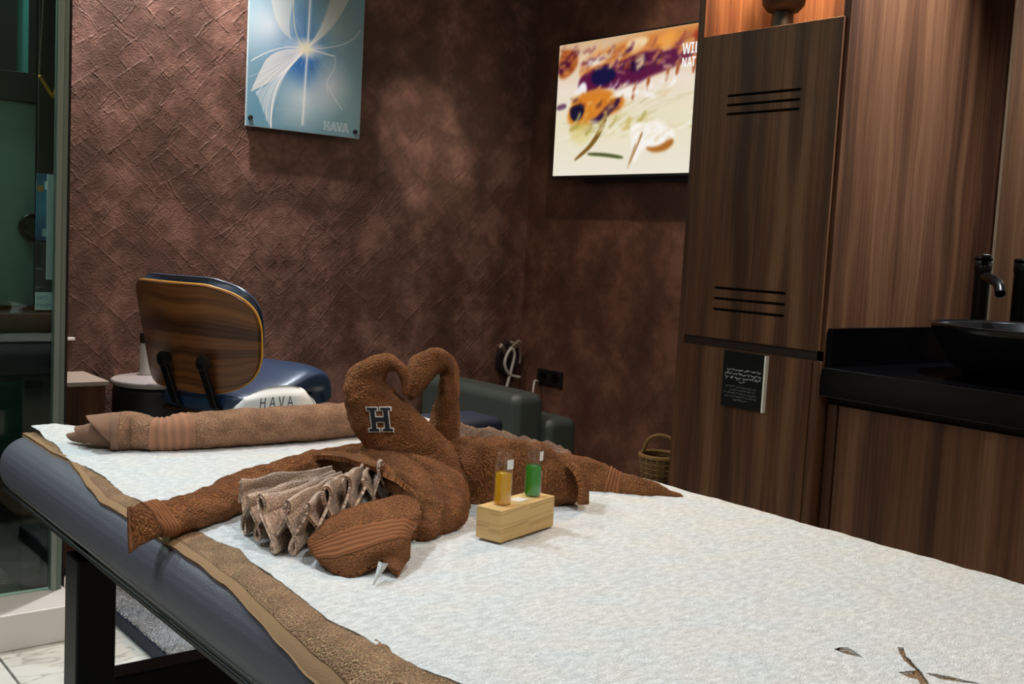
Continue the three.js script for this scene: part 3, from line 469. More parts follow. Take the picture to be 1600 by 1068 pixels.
// ---------------------------------------------------------------- towels on the table
const RGT = V(0.777, 0, 0.629), FWD = V(0.629, 0, -0.777);
const ribs = (u, u0, u1, count) => (u < u0 || u > u1 ? -1 : ((u - u0) / (u1 - u0) * count) % 1);
const ribDisp = (u0, u1, c, depth = 0.0022) => (u) => { const r = ribs(u, u0, u1, c); return r < 0 ? 0 : (r < 0.45 ? 0.0002 : -depth); };
const ridge = (u0, u1, c, h = 0.0007) => (u) => h * Math.sin((u - u0) / (u1 - u0) * c * Math.PI * 2);
const ridgeTint = (u0, u1, c, hi = [1.3, 1.25, 1.22], lo = [0.88, 0.84, 0.82]) => (u) => { const t = smooth(-0.2, 0.6, Math.sin((u - u0) / (u1 - u0) * c * Math.PI * 2)); return lo.map((v, i) => lerp(v, hi[i], t)); };
const ribTint = (u0, u1, c, hi = [1.45, 1.4, 1.4], lo = [0.92, 0.9, 0.9]) => (u) => { const r = ribs(u, u0, u1, c); return r < 0 ? [1, 1, 1] : r < 0.45 ? hi : lo; };
// long rolled towel across the far end
{
  const g = thing('rolled_towel', 'light brown rolled towel lying across the far end of the table', 'towel', [1.0, 0.725, -2.12]);
  const path = [[0.6804, 0.757, -2.0341, 0.0376, 0.034], [0.7199, 0.757, -2.0326, 0.038, 0.034], [0.757, 0.754, -1.9986, 0.0306, 0.03], [0.8017, 0.757, -1.9846, 0.0346, 0.033], [0.8831, 0.759, -1.9771, 0.0366, 0.035], [0.9885, 0.76, -1.9679, 0.0363, 0.036], [1.1068, 0.76, -1.9703, 0.0362, 0.036], [1.2424, 0.76, -1.9872, 0.0364, 0.036]];
  const rollForm = { n: 320, m: 56, wob: 0.0022, freq: 14, cap: 0.15 };
  part('roll', sweep(path, [0, 1, 0.2], rollForm), M.roll, g);
  part('woven_band', sweep(path, [0, 1, 0.2], { ...rollForm, n: 60, range: [0.27, 0.46], lift: 0.0012, disp: ridge(0.27, 0.46, 5, 0.0009), tint: ridgeTint(0.27, 0.46, 5, [1.12, 1.06, 1.04], [0.92, 0.9, 0.88]) }), terry(0xad8268, { map: null, bumpMap: weaveBump, bumpScale: 0.001 }), g, 'flat woven stripes');
  // folded hem layers at the left end, each one standing out over the next
  part('hem_fold', sweep([[0.6482, 0.745, -2.0742, 0.0207, 0.019], [0.6617, 0.747, -2.0642, 0.0244, 0.022], [0.6788, 0.75, -2.0541, 0.0269, 0.025], [0.6955, 0.752, -2.0428, 0.0269, 0.025]], [0, 1, 0.2], { n: 30, m: 48, wob: 0.0012, cap: 0.1, bias: 0.9 }), M.rollHem, g);
  part('hem_fold', sweep([[0.6349, 0.735, -2.1159, 0.0099, 0.009], [0.6449, 0.738, -2.1017, 0.0135, 0.012], [0.6548, 0.741, -2.0875, 0.016, 0.015], [0.6684, 0.743, -2.0774, 0.016, 0.015]], [0, 1, 0.2], { n: 24, m: 40, wob: 0.001, cap: 0.1, bias: 0.9 }), M.rollHem, g);
  part('hem_border', sweep([[0.6666, 0.7565, -2.0355, 0.035, 0.0325], [0.6804, 0.757, -2.0341, 0.0376, 0.034], [0.697, 0.7572, -2.0261, 0.0384, 0.0346]], [0, 1, 0.2], { n: 20, m: 48, wob: 0.0012, cap: 0.1, bias: 0.9 }), M.rollHem, g);
}
// tan rolled towel behind the swans along the right edge
{
  const g = thing('rolled_towel', 'pale tan rolled towel half hidden behind the two towel swans', 'towel', [1.36, 0.725, -1.7]);
  part('roll', sweep([[1.2877, 0.748, -1.8072, 0.0174, 0.022], [1.3173, 0.75, -1.7913, 0.0187, 0.024], [1.3329, 0.745, -1.7513, 0.0146, 0.021], [1.3519, 0.748, -1.7262, 0.0159, 0.023], [1.3583, 0.746, -1.6601, 0.0155, 0.022], [1.3659, 0.746, -1.5926, 0.0152, 0.022], [1.379, 0.744, -1.5496, 0.015, 0.02], [1.3753, 0.742, -1.5152, 0.0123, 0.018]], [0, 1, 0.2], { n: 80, m: 36, wob: 0.004, freq: 30 }), terry(0xb8957c), g);
}
// front swan
const swanBase = [0.9236, 0.725, -1.3723];
{
  const g = thing('towel_swan', 'brown towel swan with embroidered H on its neck and spread front wings', 'towel', swanBase, 'two towel swans forming a heart');
  const toCam = [-0.629, 0.12, 0.777];
  const neckPath = [[0.9467, 0.7206, -1.3796, 0.0607, 0.05], [0.9837, 0.7488, -1.3982, 0.0578, 0.05], [0.98, 0.7932, -1.4257, 0.0521, 0.045], [0.9514, 0.8285, -1.453, 0.049, 0.042], [0.9234, 0.8608, -1.4731, 0.0478, 0.041], [0.9068, 0.8967, -1.4842, 0.0394, 0.037], [0.9086, 0.9249, -1.4835, 0.031, 0.032], [0.9223, 0.9436, -1.472, 0.0186, 0.027], [0.9379, 0.9468, -1.4584, 0.0134, 0.023], [0.9473, 0.9346, -1.4455, 0.0093, 0.018], [0.95, 0.9167, -1.4387, 0.0067, 0.013], [0.9498, 0.9054, -1.4375, 0.0041, 0.009]];
  const neckForm = { n: 240, m: 64, pow: 2.2, wob: 0.0028, freq: 18 };
  const neck = part('neck', sweep(neckPath, toCam, neckForm), M.swan, g);
  part('body_fold', sweep([[0.9373, 0.7618, -1.5859, 0.0198, 0.03], [0.9653, 0.7664, -1.5379, 0.0283, 0.04], [0.969, 0.7692, -1.4448, 0.0377, 0.045], [0.9645, 0.7586, -1.3568, 0.0423, 0.045], [0.9403, 0.7404, -1.2967, 0.031, 0.038], [0.8963, 0.7258, -1.266, 0.0188, 0.025]], toCam, { n: 120, m: 52, wob: 0.003 }), M.swan, g);
  part('body_fold', sweep([[0.8768, 0.7602, -1.6218, 0.0153, 0.02], [0.907, 0.7786, -1.5349, 0.0234, 0.03], [0.9231, 0.7824, -1.4318, 0.0307, 0.036], [0.9195, 0.7674, -1.3426, 0.0295, 0.036], [0.9039, 0.7468, -1.2752, 0.0227, 0.03], [0.8621, 0.7267, -1.2421, 0.0128, 0.02]], toCam, { n: 120, m: 52, wob: 0.003 }), M.swan, g);
  part('body_fold', sweep([[0.9384, 0.7973, -1.4341, 0.0082, 0.012], [0.9413, 0.7999, -1.3868, 0.0121, 0.016], [0.9547, 0.7838, -1.3482, 0.014, 0.018], [0.9626, 0.7588, -1.3195, 0.0128, 0.016], [0.958, 0.7353, -1.3011, 0.0088, 0.011]], toCam, { n: 70, m: 28, wob: 0.0018 }), M.swan, g);
  part('body_fold', sweep([[0.9161, 0.7782, -1.4886, 0.0073, 0.011], [0.9055, 0.7882, -1.3951, 0.01, 0.014], [0.9034, 0.7798, -1.3247, 0.0116, 0.016], [0.9041, 0.759, -1.2765, 0.0114, 0.015], [0.8938, 0.7377, -1.2501, 0.0075, 0.011]], toCam, { n: 70, m: 28, wob: 0.0018 }), M.swan, g);
  part('body_core', sweep([[0.9896, 0.7486, -1.5549, 0.0498, 0.06], [0.9877, 0.7317, -1.4511, 0.0636, 0.07], [0.986, 0.7276, -1.3745, 0.0389, 0.05]], toCam, { n: 50, m: 44, wob: 0.004 }), M.swan, g);
  const hem = [[0.8293, 0.7438, -1.5937], [0.8325, 0.7647, -1.5742], [0.8396, 0.7847, -1.5449], [0.8571, 0.7944, -1.4802], [0.8755, 0.7912, -1.3939], [0.883, 0.7757, -1.3214], [0.8695, 0.7532, -1.2651], [0.8381, 0.7277, -1.2358]];
  const inner = [[0.8584, 0.7402, -1.6084], [0.8666, 0.7604, -1.5913], [0.8763, 0.7817, -1.5665], [0.8935, 0.7945, -1.5025], [0.9102, 0.7945, -1.4179], [0.9168, 0.7773, -1.3394], [0.901, 0.7494, -1.2779], [0.8648, 0.7217, -1.2458]];
  const deep = [[0.8858, 0.7273, -1.6364], [0.9033, 0.7417, -1.624], [0.9244, 0.7609, -1.5962], [0.9474, 0.7698, -1.5398], [0.9567, 0.7684, -1.4546], [0.9575, 0.7515, -1.3745], [0.9353, 0.7324, -1.3127], [0.8918, 0.7181, -1.2687]];
  part('hood', sheet((u, v) => V(spline([spline(hem, u), spline(inner, u), spline(deep, u)], v)).add(V(0, 0.002 * n2(u * 8, v * 3), 0)), 120, 40, 0.008, { tint: (u, v) => (v < 0.1 ? [1.2, 1.15, 1.1] : v > 0.16 && v < 0.2 ? [1.2, 1.15, 1.1] : [1, 1, 1]) }), M.swan, g, 'towel border arching over the pleated towel');
  const wingPath = [[0.9465, 0.7786, -1.5287, 0.0215, 0.03], [0.8622, 0.7698, -1.5507, 0.0232, 0.026], [0.7793, 0.7575, -1.5453, 0.0276, 0.022], [0.7073, 0.7499, -1.5188, 0.0325, 0.02], [0.646, 0.7427, -1.4836, 0.035, 0.018], [0.5895, 0.7442, -1.452, 0.031, 0.014], [0.5453, 0.7467, -1.4325, 0.0283, 0.01], [0.5156, 0.744, -1.4214, 0.0287, 0.0055], [0.5012, 0.7401, -1.4196, 0.0293, 0.0028]];
  const wingForm = { hint2: [-0.75, 0.1, 0.65], n: 200, m: 56, pow: 2.6, wob: 0.0024, freq: 22, cap: 0.3, skew: 0.42 };
  part('wing', sweep(wingPath, [-0.45, 0.72, 0.52], wingForm), M.swan, g, 'left wing hanging over the table edge');
  part('woven_band', sweep(wingPath, [-0.45, 0.72, 0.52], { ...wingForm, n: 48, range: [0.70, 0.785], lift: 0.0012, disp: ridge(0.70, 0.785, 5), tint: ridgeTint(0.70, 0.785, 5) }), M.swanHem, g, 'flat woven stripes near the wing tip');
  part('end_hem', sweep(wingPath, [-0.45, 0.72, 0.52], { ...wingForm, n: 20, range: [0.95, 0.997], lift: 0.0008 }), M.swanHem, g);
  // front corner of the towel, folded forward
  const rows = [
    [[0.6906, 0.7465, -1.2541], [0.7283, 0.7642, -1.2709], [0.7659, 0.7727, -1.2737], [0.7995, 0.7773, -1.2729], [0.84, 0.7812, -1.2728], [0.8654, 0.7714, -1.2705]],
    [[0.6667, 0.7491, -1.2221], [0.7016, 0.7635, -1.2214], [0.7383, 0.7718, -1.2184], [0.7724, 0.775, -1.217], [0.8057, 0.7749, -1.2159], [0.8402, 0.7659, -1.2257]],
    [[0.6613, 0.742, -1.2062], [0.6896, 0.7521, -1.1909], [0.7175, 0.7599, -1.1822], [0.7475, 0.7646, -1.1714], [0.7781, 0.7647, -1.1725], [0.8038, 0.7521, -1.1889]],
    [[0.6647, 0.7334, -1.1831], [0.6785, 0.7354, -1.1618], [0.6991, 0.743, -1.1499], [0.7248, 0.7528, -1.1432], [0.7521, 0.7555, -1.1407], [0.7796, 0.7486, -1.1564]],
    [[0.6686, 0.729, -1.1665], [0.6833, 0.7255, -1.1438], [0.7062, 0.7332, -1.1391], [0.7243, 0.7432, -1.1385], [0.7428, 0.7416, -1.1311], [0.7642, 0.7341, -1.1349]],
    [[0.6712, 0.7279, -1.163], [0.6834, 0.725, -1.1424], [0.7063, 0.7319, -1.1376], [0.7241, 0.7404, -1.1333], [0.7248, 0.7347, -1.1113], [0.731, 0.7311, -1.1059]],
  ];
  const flap = (u, v) => { const c = rows.map((r) => spline(r, u)); return V(spline(c, v)).add(V(0, 0.0008 * n2(u * 6, v * 5), 0)); };
  part('front_flap', sheet(flap, 110, 130, 0.006), M.swan, g, 'front corner of the towel folded forward');
  const band = (v0, v1, c) => sheet((u, v) => flap(0.02 + 0.96 * u, lerp(v0, v1, v)), 100, 60, 0.0078, { disp: (u, v, s) => s * 0.0006 * Math.sin(v * c * Math.PI * 2), tint: (u, v) => { const t = smooth(-0.2, 0.6, Math.sin(v * c * Math.PI * 2)); return [lerp(0.9, 1.35, t), lerp(0.86, 1.28, t), lerp(0.84, 1.25, t)]; } });
  part('woven_band', band(0.30, 0.54, 5), M.swanHem, g, 'flat woven stripes across the front corner');
  // embroidered H, laid onto the curve of the neck
  const probe = new THREE.Mesh(sweep(neckPath, toCam, { ...neckForm, n: 70, m: 32 })); probe.updateMatrixWorld(true);
  const ray = new THREE.Raycaster(), cen = V([0.8477, 0.8801, -1.3493]), aim = cen.clone().sub(camera.position).normalize();
  const lay = (rects, lift, th) => merge(rects.map(([x0, x1, y0, y1]) => {
    const b = new THREE.BoxGeometry(x1 - x0, y1 - y0, 1, 8, 8, 1); b.translate((x0 + x1) / 2, (y0 + y1) / 2, 0);
    const p = b.attributes.position;
    for (let i = 0; i < p.count; i++) {
      const x = p.getX(i), y = p.getY(i), sx = x - 0.16 * y, sy = y + 0.06 * x;
      const o = cen.clone().addScaledVector(RGT, sx * 0.8).add(V(0, sy * 0.8, 0)); ray.set(o, aim);
      const hit = ray.intersectObject(probe, false)[0]; const d = (hit ? hit.distance : 0.14) - lift - (p.getZ(i) > 0 ? th : -0.003);
      o.addScaledVector(aim, d); p.setXYZ(i, o.x, o.y, o.z);
    }
    b.computeVertexNormals(); return b;
  }));
  const e = (r, k) => r.map(([a, b, c, d]) => [a - k, b + k, c - k, d + k]);
  const H = [[-0.0175, -0.0085, -0.0235, 0.0235], [0.0085, 0.0175, -0.0235, 0.0235], [-0.009, 0.009, -0.0045, 0.0045], [-0.0235, -0.0035, 0.0185, 0.0235], [0.0035, 0.0235, 0.0185, 0.0235], [-0.0235, -0.0035, -0.0235, -0.0185], [0.0035, 0.0235, -0.0235, -0.0185]];
  const lo = part('embroidered_letter', lay(e(H, 0.0022), 0.0008, 0.0012), std(0xe8e4da, 0.8), neck, 'white outline of the embroidered H');
  lo.name = 'letter_outline';
  part('embroidered_letter', lay(H, 0.0024, 0.0014), std(0x0d1320, 0.75), neck, 'navy embroidered H');
}
// back swan
{
  const g = thing('towel_swan', 'plain brown towel swan behind, its head touching the embroidered one', 'towel', [1.0575, 0.725, -1.3498], 'two towel swans forming a heart');
  const toCam = [-0.629, 0.1, 0.777];
  part('neck', sweep([[1.0548, 0.6981, -1.4704, 0.0372, 0.04], [1.0689, 0.7539, -1.4913, 0.0354, 0.04], [1.0698, 0.8034, -1.4964, 0.0299, 0.04], [1.0711, 0.854, -1.4948, 0.0232, 0.042], [1.0741, 0.8989, -1.4912, 0.0176, 0.042], [1.0683, 0.9326, -1.4895, 0.0164, 0.04], [1.0488, 0.9462, -1.4913, 0.0207, 0.036], [1.025, 0.9404, -1.4906, 0.0248, 0.032], [1.0062, 0.9244, -1.4845, 0.0225, 0.026], [0.9945, 0.9073, -1.4791, 0.016, 0.02], [0.9873, 0.8918, -1.4766, 0.0085, 0.012]], toCam, { n: 200, m: 56, wob: 0.0026, freq: 18 }), M.swan, g);
  part('body', sweep([[1.041, 0.7618, -1.4373, 0.0536, 0.04], [1.0726, 0.7675, -1.3994, 0.0607, 0.036], [1.1152, 0.7727, -1.3591, 0.0574, 0.034], [1.1556, 0.7677, -1.3323, 0.0501, 0.032], [1.1878, 0.7601, -1.3118, 0.0406, 0.028], [1.2043, 0.7527, -1.2975, 0.0299, 0.022]], [-0.629, 0.15, 0.777], { n: 140, m: 56, pow: 3.0, wob: 0.0045, freq: 20 }), M.swan, g);
  part('side_fold', sweep([[1.0385, 0.7496, -1.3927, 0.0189, 0.02], [1.0466, 0.7775, -1.3829, 0.021, 0.022], [1.0559, 0.8134, -1.3861, 0.0147, 0.018]], toCam, { n: 50, m: 32, wob: 0.003 }), M.swan, g);
  const ft = (u) => { const r = ribs(u, 0.1, 0.9, 3); return r >= 0 && r < 0.45 ? [1.3, 1.25, 1.2] : [1, 1, 1]; };
  part('hem_fold', sheet((u, v) => { const a = spline([[1.1684, 0.7992, -1.2868], [1.1703, 0.7865, -1.2644], [1.173, 0.7653, -1.2533], [1.1743, 0.7351, -1.2552]], v), b = spline([[1.1891, 0.7978, -1.2957], [1.1945, 0.7828, -1.2767], [1.1973, 0.7603, -1.2654], [1.201, 0.7309, -1.2653]], v); return V(a).lerp(V(b), u); }, 16, 60, 0.008, { disp: (u, v, s) => s * ribDisp(0.1, 0.9, 3, 0.0015)(u), tint: (u) => ft(u) }), M.swan, g, 'woven hem edge');
  const wp = [[1.2571, 0.7463, -1.4414, 0.0346, 0.03], [1.2952, 0.7411, -1.397, 0.0368, 0.03], [1.3195, 0.7362, -1.3639, 0.0331, 0.026], [1.3425, 0.73, -1.338, 0.0262, 0.022], [1.3664, 0.7309, -1.3059, 0.0204, 0.018], [1.3891, 0.727, -1.2805, 0.0124, 0.013], [1.4051, 0.7247, -1.257, 0.0068, 0.008], [1.4117, 0.7229, -1.2462, 0.0034, 0.004]];
  const wf = { n: 140, m: 44, wob: 0.0022, freq: 24 };
  part('wing', sweep(wp, [-0.629, 0.35, 0.777], wf), M.swan, g, 'right wing reaching the far table edge');
  part('woven_band', sweep(wp, [-0.629, 0.35, 0.777], { ...wf, n: 50, range: [0.34, 0.46], lift: 0.0012, disp: ridge(0.34, 0.46, 4), tint: ridgeTint(0.34, 0.46, 4) }), M.swanHem, g, 'flat woven stripes near the wing tip');
}
// small tan towel fanned in accordion pleats inside the front swan
{
  const arc = [[0.659, 0.725, -1.4178], [0.6386, 0.725, -1.3321], [0.6478, 0.725, -1.259], [0.6983, 0.725, -1.2651], [0.7775, 0.725, -1.3167], [0.8628, 0.725, -1.3774], [0.9385, 0.725, -1.4286]];
  const G = V(0.925, 0.752, -1.5), per = 9.5;
  const f = (u, v) => {
    const th = u * per * Math.PI * 2, w = u + 0.026 * Math.sin(2 * th) * (1 - 0.5 * v), c = spline(arc, clamp(w, 0.001, 0.999));
    const hgt = lerp(0.030, 0.036, smooth(0, 0.5, u)) * (1 + 0.22 * Math.sin(th * 0.37 + 1) + 0.15 * n2(u * 7, 3)) * (1 - 0.4 * smooth(0.85, 1, u)), mid = 0.033 + 0.008 * smooth(0.3, 0.7, u) - 0.012 * smooth(0.82, 1, u);
    const p = V(c[0], 0.727 + mid + hgt * Math.sin(th) * (1 - 0.35 * v), c[2]);
    p.y += 0.004 * n2(u * 22, v * 2); p.x += 0.006 * n2(u * 9, v * 1.5 + 3); p.z += 0.006 * n2(u * 9 + 5, v * 1.5);
    const q = V(lerp(p.x, G.x, v * 0.68), lerp(p.y, G.y + (p.y - 0.755) * 0.6 + 0.02, v * 0.6), lerp(p.z, G.z, v * 0.68));
    q.y = Math.max(q.y, 0.7275); return q;
  };
  single('pleated_towel', sheet(f, 560, 40, 0.0042, { tint: (u, v) => (v < 0.03 ? [1.12, 1.1, 1.08] : [1, 1, 1]) }), M.fan, 'small tan towel folded into accordion pleats under the front swan', 'towel');
}
// folded paper tip under the front flap
{
  const a = V([0.6885, 0.7252, -1.0956]), b = V([0.714, 0.7441, -1.125]), c = V([0.7218, 0.7424, -1.1147]), d = V([0.7071, 0.744, -1.1048]);
  const f = (u, v) => { const l = a.clone().lerp(b, v), r = a.clone().lerp(c, v), m = a.clone().lerp(d, v).add(V(0, 0.004 * v, 0)); return u < 0.5 ? l.lerp(m, u * 2) : m.lerp(r, u * 2 - 1); };
  single('paper_tip', sheet(f, 8, 10, 0.0006), M.paper, 'pointed white paper corner sticking out under the front towel flap', 'paper');
}
// ---------------------------------------------------------------- oil vials in a wooden block
{
  const A = V([0.9281, 0.725, -1.2062]), B = V([0.9422, 0.725, -1.165]), C = V([1.072, 0.725, -1.2013]);
  const ex = C.clone().sub(B).normalize(), ez = V(-ex.z, 0, ex.x), L = 0.136, D = 0.046, y0 = 0.7255, Hh = 0.047;
  const cen = B.clone().addScaledVector(ex, L / 2).addScaledVector(ez, -D / 2 * Math.sign(ez.dot(B.clone().sub(A)))); cen.y = y0;
  const pine = canvasTex(512, 256, (c, w, h) => { c.fillStyle = '#d9b577'; c.fillRect(0, 0, w, h); const r = rng(17); for (let i = 0; i < 34; i++) { c.globalAlpha = 0.25 + r() * 0.4; c.strokeStyle = r() < 0.75 ? '#b98a48' : '#8a6434'; c.lineWidth = 1 + r() * 3; c.beginPath(); const y = r() * h * 1.2 - 20; c.moveTo(0, y); c.bezierCurveTo(w * 0.3, y - 14 + r() * 8, w * 0.7, y + 18 * (r() - 0.5), w, y - 26 + r() * 26); c.stroke(); } });
  pine.wrapS = pine.wrapT = THREE.RepeatWrapping;
  const g = thing('vial_block', 'small pine wood block holding two oil vials on the sheet', 'holder', cen.toArray());
  const bg = new RoundedBoxGeometry(L, Hh, D, 3, 0.0018); bg.translate(0, Hh / 2, 0);
  const rot = new THREE.Matrix4().makeBasis(ex, V(0, 1, 0), ex.clone().cross(V(0, 1, 0)));
  const spots = [-0.037, 0.04];
  const uvm = metric(bg); const pu = uvm.attributes.uv; for (let i = 0; i < pu.count; i++) pu.setXY(i, pu.getX(i) * 6, pu.getY(i) * 10); uvm.applyMatrix4(rot); uvm.translate(cen.x, cen.y, cen.z);
  part('block', uvm, std(0xffffff, 0.6, { map: pine }), g);
  const lab = new THREE.BoxGeometry(0.024, 0.0006, 0.02).applyMatrix4(rot).translate(cen.x + ex.x * 0.004, y0 + Hh + 0.0004, cen.z + ex.z * 0.004);
  part('label', lab, std(0xe9dcd0, 0.6), g, 'small white label between the vials');
  const glass = new THREE.MeshPhysicalMaterial({ color: 0xffffff, roughness: 0.03, transmission: 1, thickness: 0, ior: 1.5 });
  const kinds = [['yellow', 0xe8b50a, 0xf0c020, 0.047, spots[0]], ['green', 0x2f9a22, 0x3fb02a, 0.047, spots[1]]];
  for (const [cn, hex, att, fill, s] of kinds) {
    const p = cen.clone().addScaledVector(ex, s), by = y0 + Hh + 0.0003, r = 0.0132, hh = cn === 'yellow' ? 0.079 : 0.077;
    const v = thing('oil_vial', `glass vial of ${cn} oil standing on the pine block`, 'vial', [p.x, by, p.z], 'two oil vials on the block');
    part('glass', lathe([[0, 0.0004], [r - 0.001, 0.0004], [r, 0.002], [r, hh], [r - 0.0006, hh + 0.0004], [r - 0.0012, hh]], [p.x, by, p.z], 40), glass, v);
    part('oil', lathe([[0, 0.0016], [r - 0.0024, 0.0016], [r - 0.0014, 0.003], [r - 0.0014, fill], [0, fill - 0.0005]], [p.x, by, p.z], 40), new THREE.MeshPhysicalMaterial({ color: hex, roughness: 0.12, transmission: 0.35, thickness: 0.0, clearcoat: 0.5, clearcoatRoughness: 0.05 }), v, `${cn} oil`);
    const lg = new THREE.CylinderGeometry(r + 0.0003, r + 0.0003, 0.014, 20, 1, true, 0, 1.1); const a0 = cn === 'yellow' ? -0.35 : -0.05; lg.rotateY(a0); lg.translate(p.x, by + (cn === 'yellow' ? 0.061 : 0.063), p.z);
    part('label', lg, std(0xe8e8e4, 0.5, { side: THREE.DoubleSide }), v, 'small white label');
  }
}

// ---------------------------------------------------------------- lounge chair
{
  const D = V(0.914, 0, -0.405), S = V(0.405, 0, 0.914), O = V(1.295, 0, -3.185);
  const at = (d, s, y) => O.clone().addScaledVector(D, d).addScaledVector(S, s).add(V(0, y, 0));
  const g = thing('lounge_chair', 'lounge chair with bent walnut back shell and dark blue leather pads', 'chair', at(0.2, 0, 0).toArray());
  const shellWood = woodTex(rgb(0x3a2012), rgb(0x6d4220), rgb(0x8f5f30), 4); shellWood.repeat.set(1 / 0.9, 1 / 2.4); shellWood.rotation = Math.PI / 2;
  const sq = (u, v, k) => [u * Math.sqrt(1 - k * v * v / 2), v * Math.sqrt(1 - k * u * u / 2)];
  const back = (hw, hh, off, rise = 0) => (a, b) => { let [u, v] = sq(a * 2 - 1, b * 2 - 1, 1); const rr = Math.hypot(u, v) || 1, pw = u < 0 ? 8 : lerp(8, 3, smooth(0, 0.5, u / rr)), k = (Math.abs(u / rr) ** pw + Math.abs(v / rr) ** pw) ** (-1 / pw); if (Number.isFinite(k)) { u *= k; v *= k; } const w = u * hw * (1 + 0.06 * v), y = 0.812 + rise + v * hh; return at(1.25 * w * w - (y - 0.66) * 0.22 + 0.02 + off, w, y); };
  part('back_shell', sheet(back(0.24, 0.168, 0), 50, 50, 0.013), std(0xffffff, 0.35, { map: shellWood }), g, 'bent walnut plywood back shell');
  // pale plywood edge line around the shell
  const rim = []; for (let i = 0; i < 96; i++) { const t = i / 96 * 4, k = Math.floor(t), q = t - k; const [a, b] = k === 0 ? [q, 0] : k === 1 ? [1, q] : k === 2 ? [1 - q, 1] : [0, 1 - q]; rim.push(back(0.2405, 0.1685, 0.004)(a, b).toArray()); }
  part('shell_edge', metric(tube(rim, 0.0038, 300, 8, true)), std(0xd9a441, 0.4), g, 'pale golden plywood edge');
  part('back_pad', sheet(back(0.23, 0.164, 0.036, 0.026), 44, 44, 0.055, { disp: (u, v, s) => { const e = Math.min(u, 1 - u, v, 1 - v); return -s * 0.022 * (1 - smooth(0, 0.16, e)); } }), M.navyLeather, g);
  const P = (d, s, y, a, b) => [...at(d, s, y).toArray(), a, b];
  part('seat_pad', sweep([P(0.07, 0, 0.612, 0.16, 0.035), P(0.15, 0, 0.615, 0.205, 0.044), P(0.25, 0, 0.642, 0.22, 0.048), P(0.35, 0, 0.668, 0.22, 0.05), P(0.425, 0, 0.655, 0.215, 0.05), P(0.455, 0, 0.595, 0.205, 0.045)], [0, 1, 0], { n: 90, m: 72, pow: 3.4, wob: 0, cap: 0.8 }), M.navyLeather, g);
  part('seat_shell', sheet((u, v) => { const q = u * 0.42, y = 0.57 + 0.05 * smooth(0.1, 0.36, q); return at(0.07 + q * 0.85, (v * 2 - 1) * 0.17, y); }, 24, 12, 0.012), std(0x3a2414, 0.4), g);
  for (const s of [-0.07, 0.09]) {
    part('strut', merge([bar(at(-0.035, s, 0.745), at(0.03, s, 0.60), 0.03, 0.012, D.toArray()), bar(at(0.03, s, 0.605), at(0.16, s, 0.535), 0.03, 0.012, [0, 1, 0])]), M.steel, g);
    part('bracket', metric(new THREE.CylinderGeometry(0.02, 0.024, 0.022, 20).applyMatrix4(new THREE.Matrix4().makeBasis(S, D, V(0, 1, 0)).setPosition(at(-0.022, s, 0.742)))), M.black, g);
  }
  const c = at(0.2, 0, 0);
  part('column', lathe([[0, 0.03], [0.045, 0.03], [0.03, 0.05], [0.028, 0.3], [0.02, 0.3], [0.02, 0.53], [0.09, 0.54], [0.09, 0.565], [0, 0.565]], c.toArray(), 28), M.steel, g);
  for (let k = 0; k < 4; k++) { const a = k * Math.PI / 2 + 0.5, e = c.clone().add(V(Math.cos(a) * 0.26, 0, Math.sin(a) * 0.26)); part('base_arm', bar([c.x, 0.045, c.z], [e.x, 0.018, e.z], 0.035, 0.022, [0, 1, 0]), M.steel, g); }
}
// low navy bench and the printed cushion on it
{
  const b = thing('low_bench', 'low navy upholstered bench behind the rolled towel', 'bench', [1.82, 0, -2.92]);
  part('cushion', box(1.42, 2.26, 0.47, 0.565, -3.0, -2.8, 0.03), M.navy, b);
  part('base', box(1.45, 2.23, 0.08, 0.47, -2.98, -2.82, 0.01), M.blackMatte, b);
  for (const x of [1.5, 2.16]) part('leg', box(x, x + 0.04, 0, 0.08, -2.92, -2.88, 0.004), M.steel, b);
  const t = canvasTex(512, 256, (c, w, h) => { c.fillStyle = '#e6e6e4'; c.fillRect(0, 0, w, h); c.fillStyle = '#1d2430'; c.font = '62px sans-serif'; c.textAlign = 'center'; c.fillText('H A V A', w * 0.55, 92); for (let i = 0; i < 7; i++) { c.fillStyle = i === 3 ? '#b04030' : '#1d2430'; c.fillRect(120 + i * 44, 118 + (i % 2) * 8, 28, 18); } });
  const pc = V([1.3641, 0.6302, -2.7366]), f = (u, v) => { const a = u * 2 - 1, q = v * 2 - 1; const k = Math.max(0, q); return pc.clone().addScaledVector(RGT, a * 0.125 * (1 - 0.42 * k * k * Math.abs(a))).add(V(0, 0.085 * (v * 2 - 1) * (1 - 0.35 * a * a * k) + 0.022 * a * v, 0)).addScaledVector(FWD, 0.03 * v); };
  const g = sheet(f, 30, 20, 0.05, { disp: (u, v, s) => { const e = Math.min(u, 1 - u, v, 1 - v); return -s * 0.02 * (1 - smooth(0, 0.2, e)); }, size: [1, 1] });
  single('printed_cushion', g, std(0xffffff, 0.8, { map: t }), 'white cushion printed with dark letters beside the lounge chair', 'cushion');
}
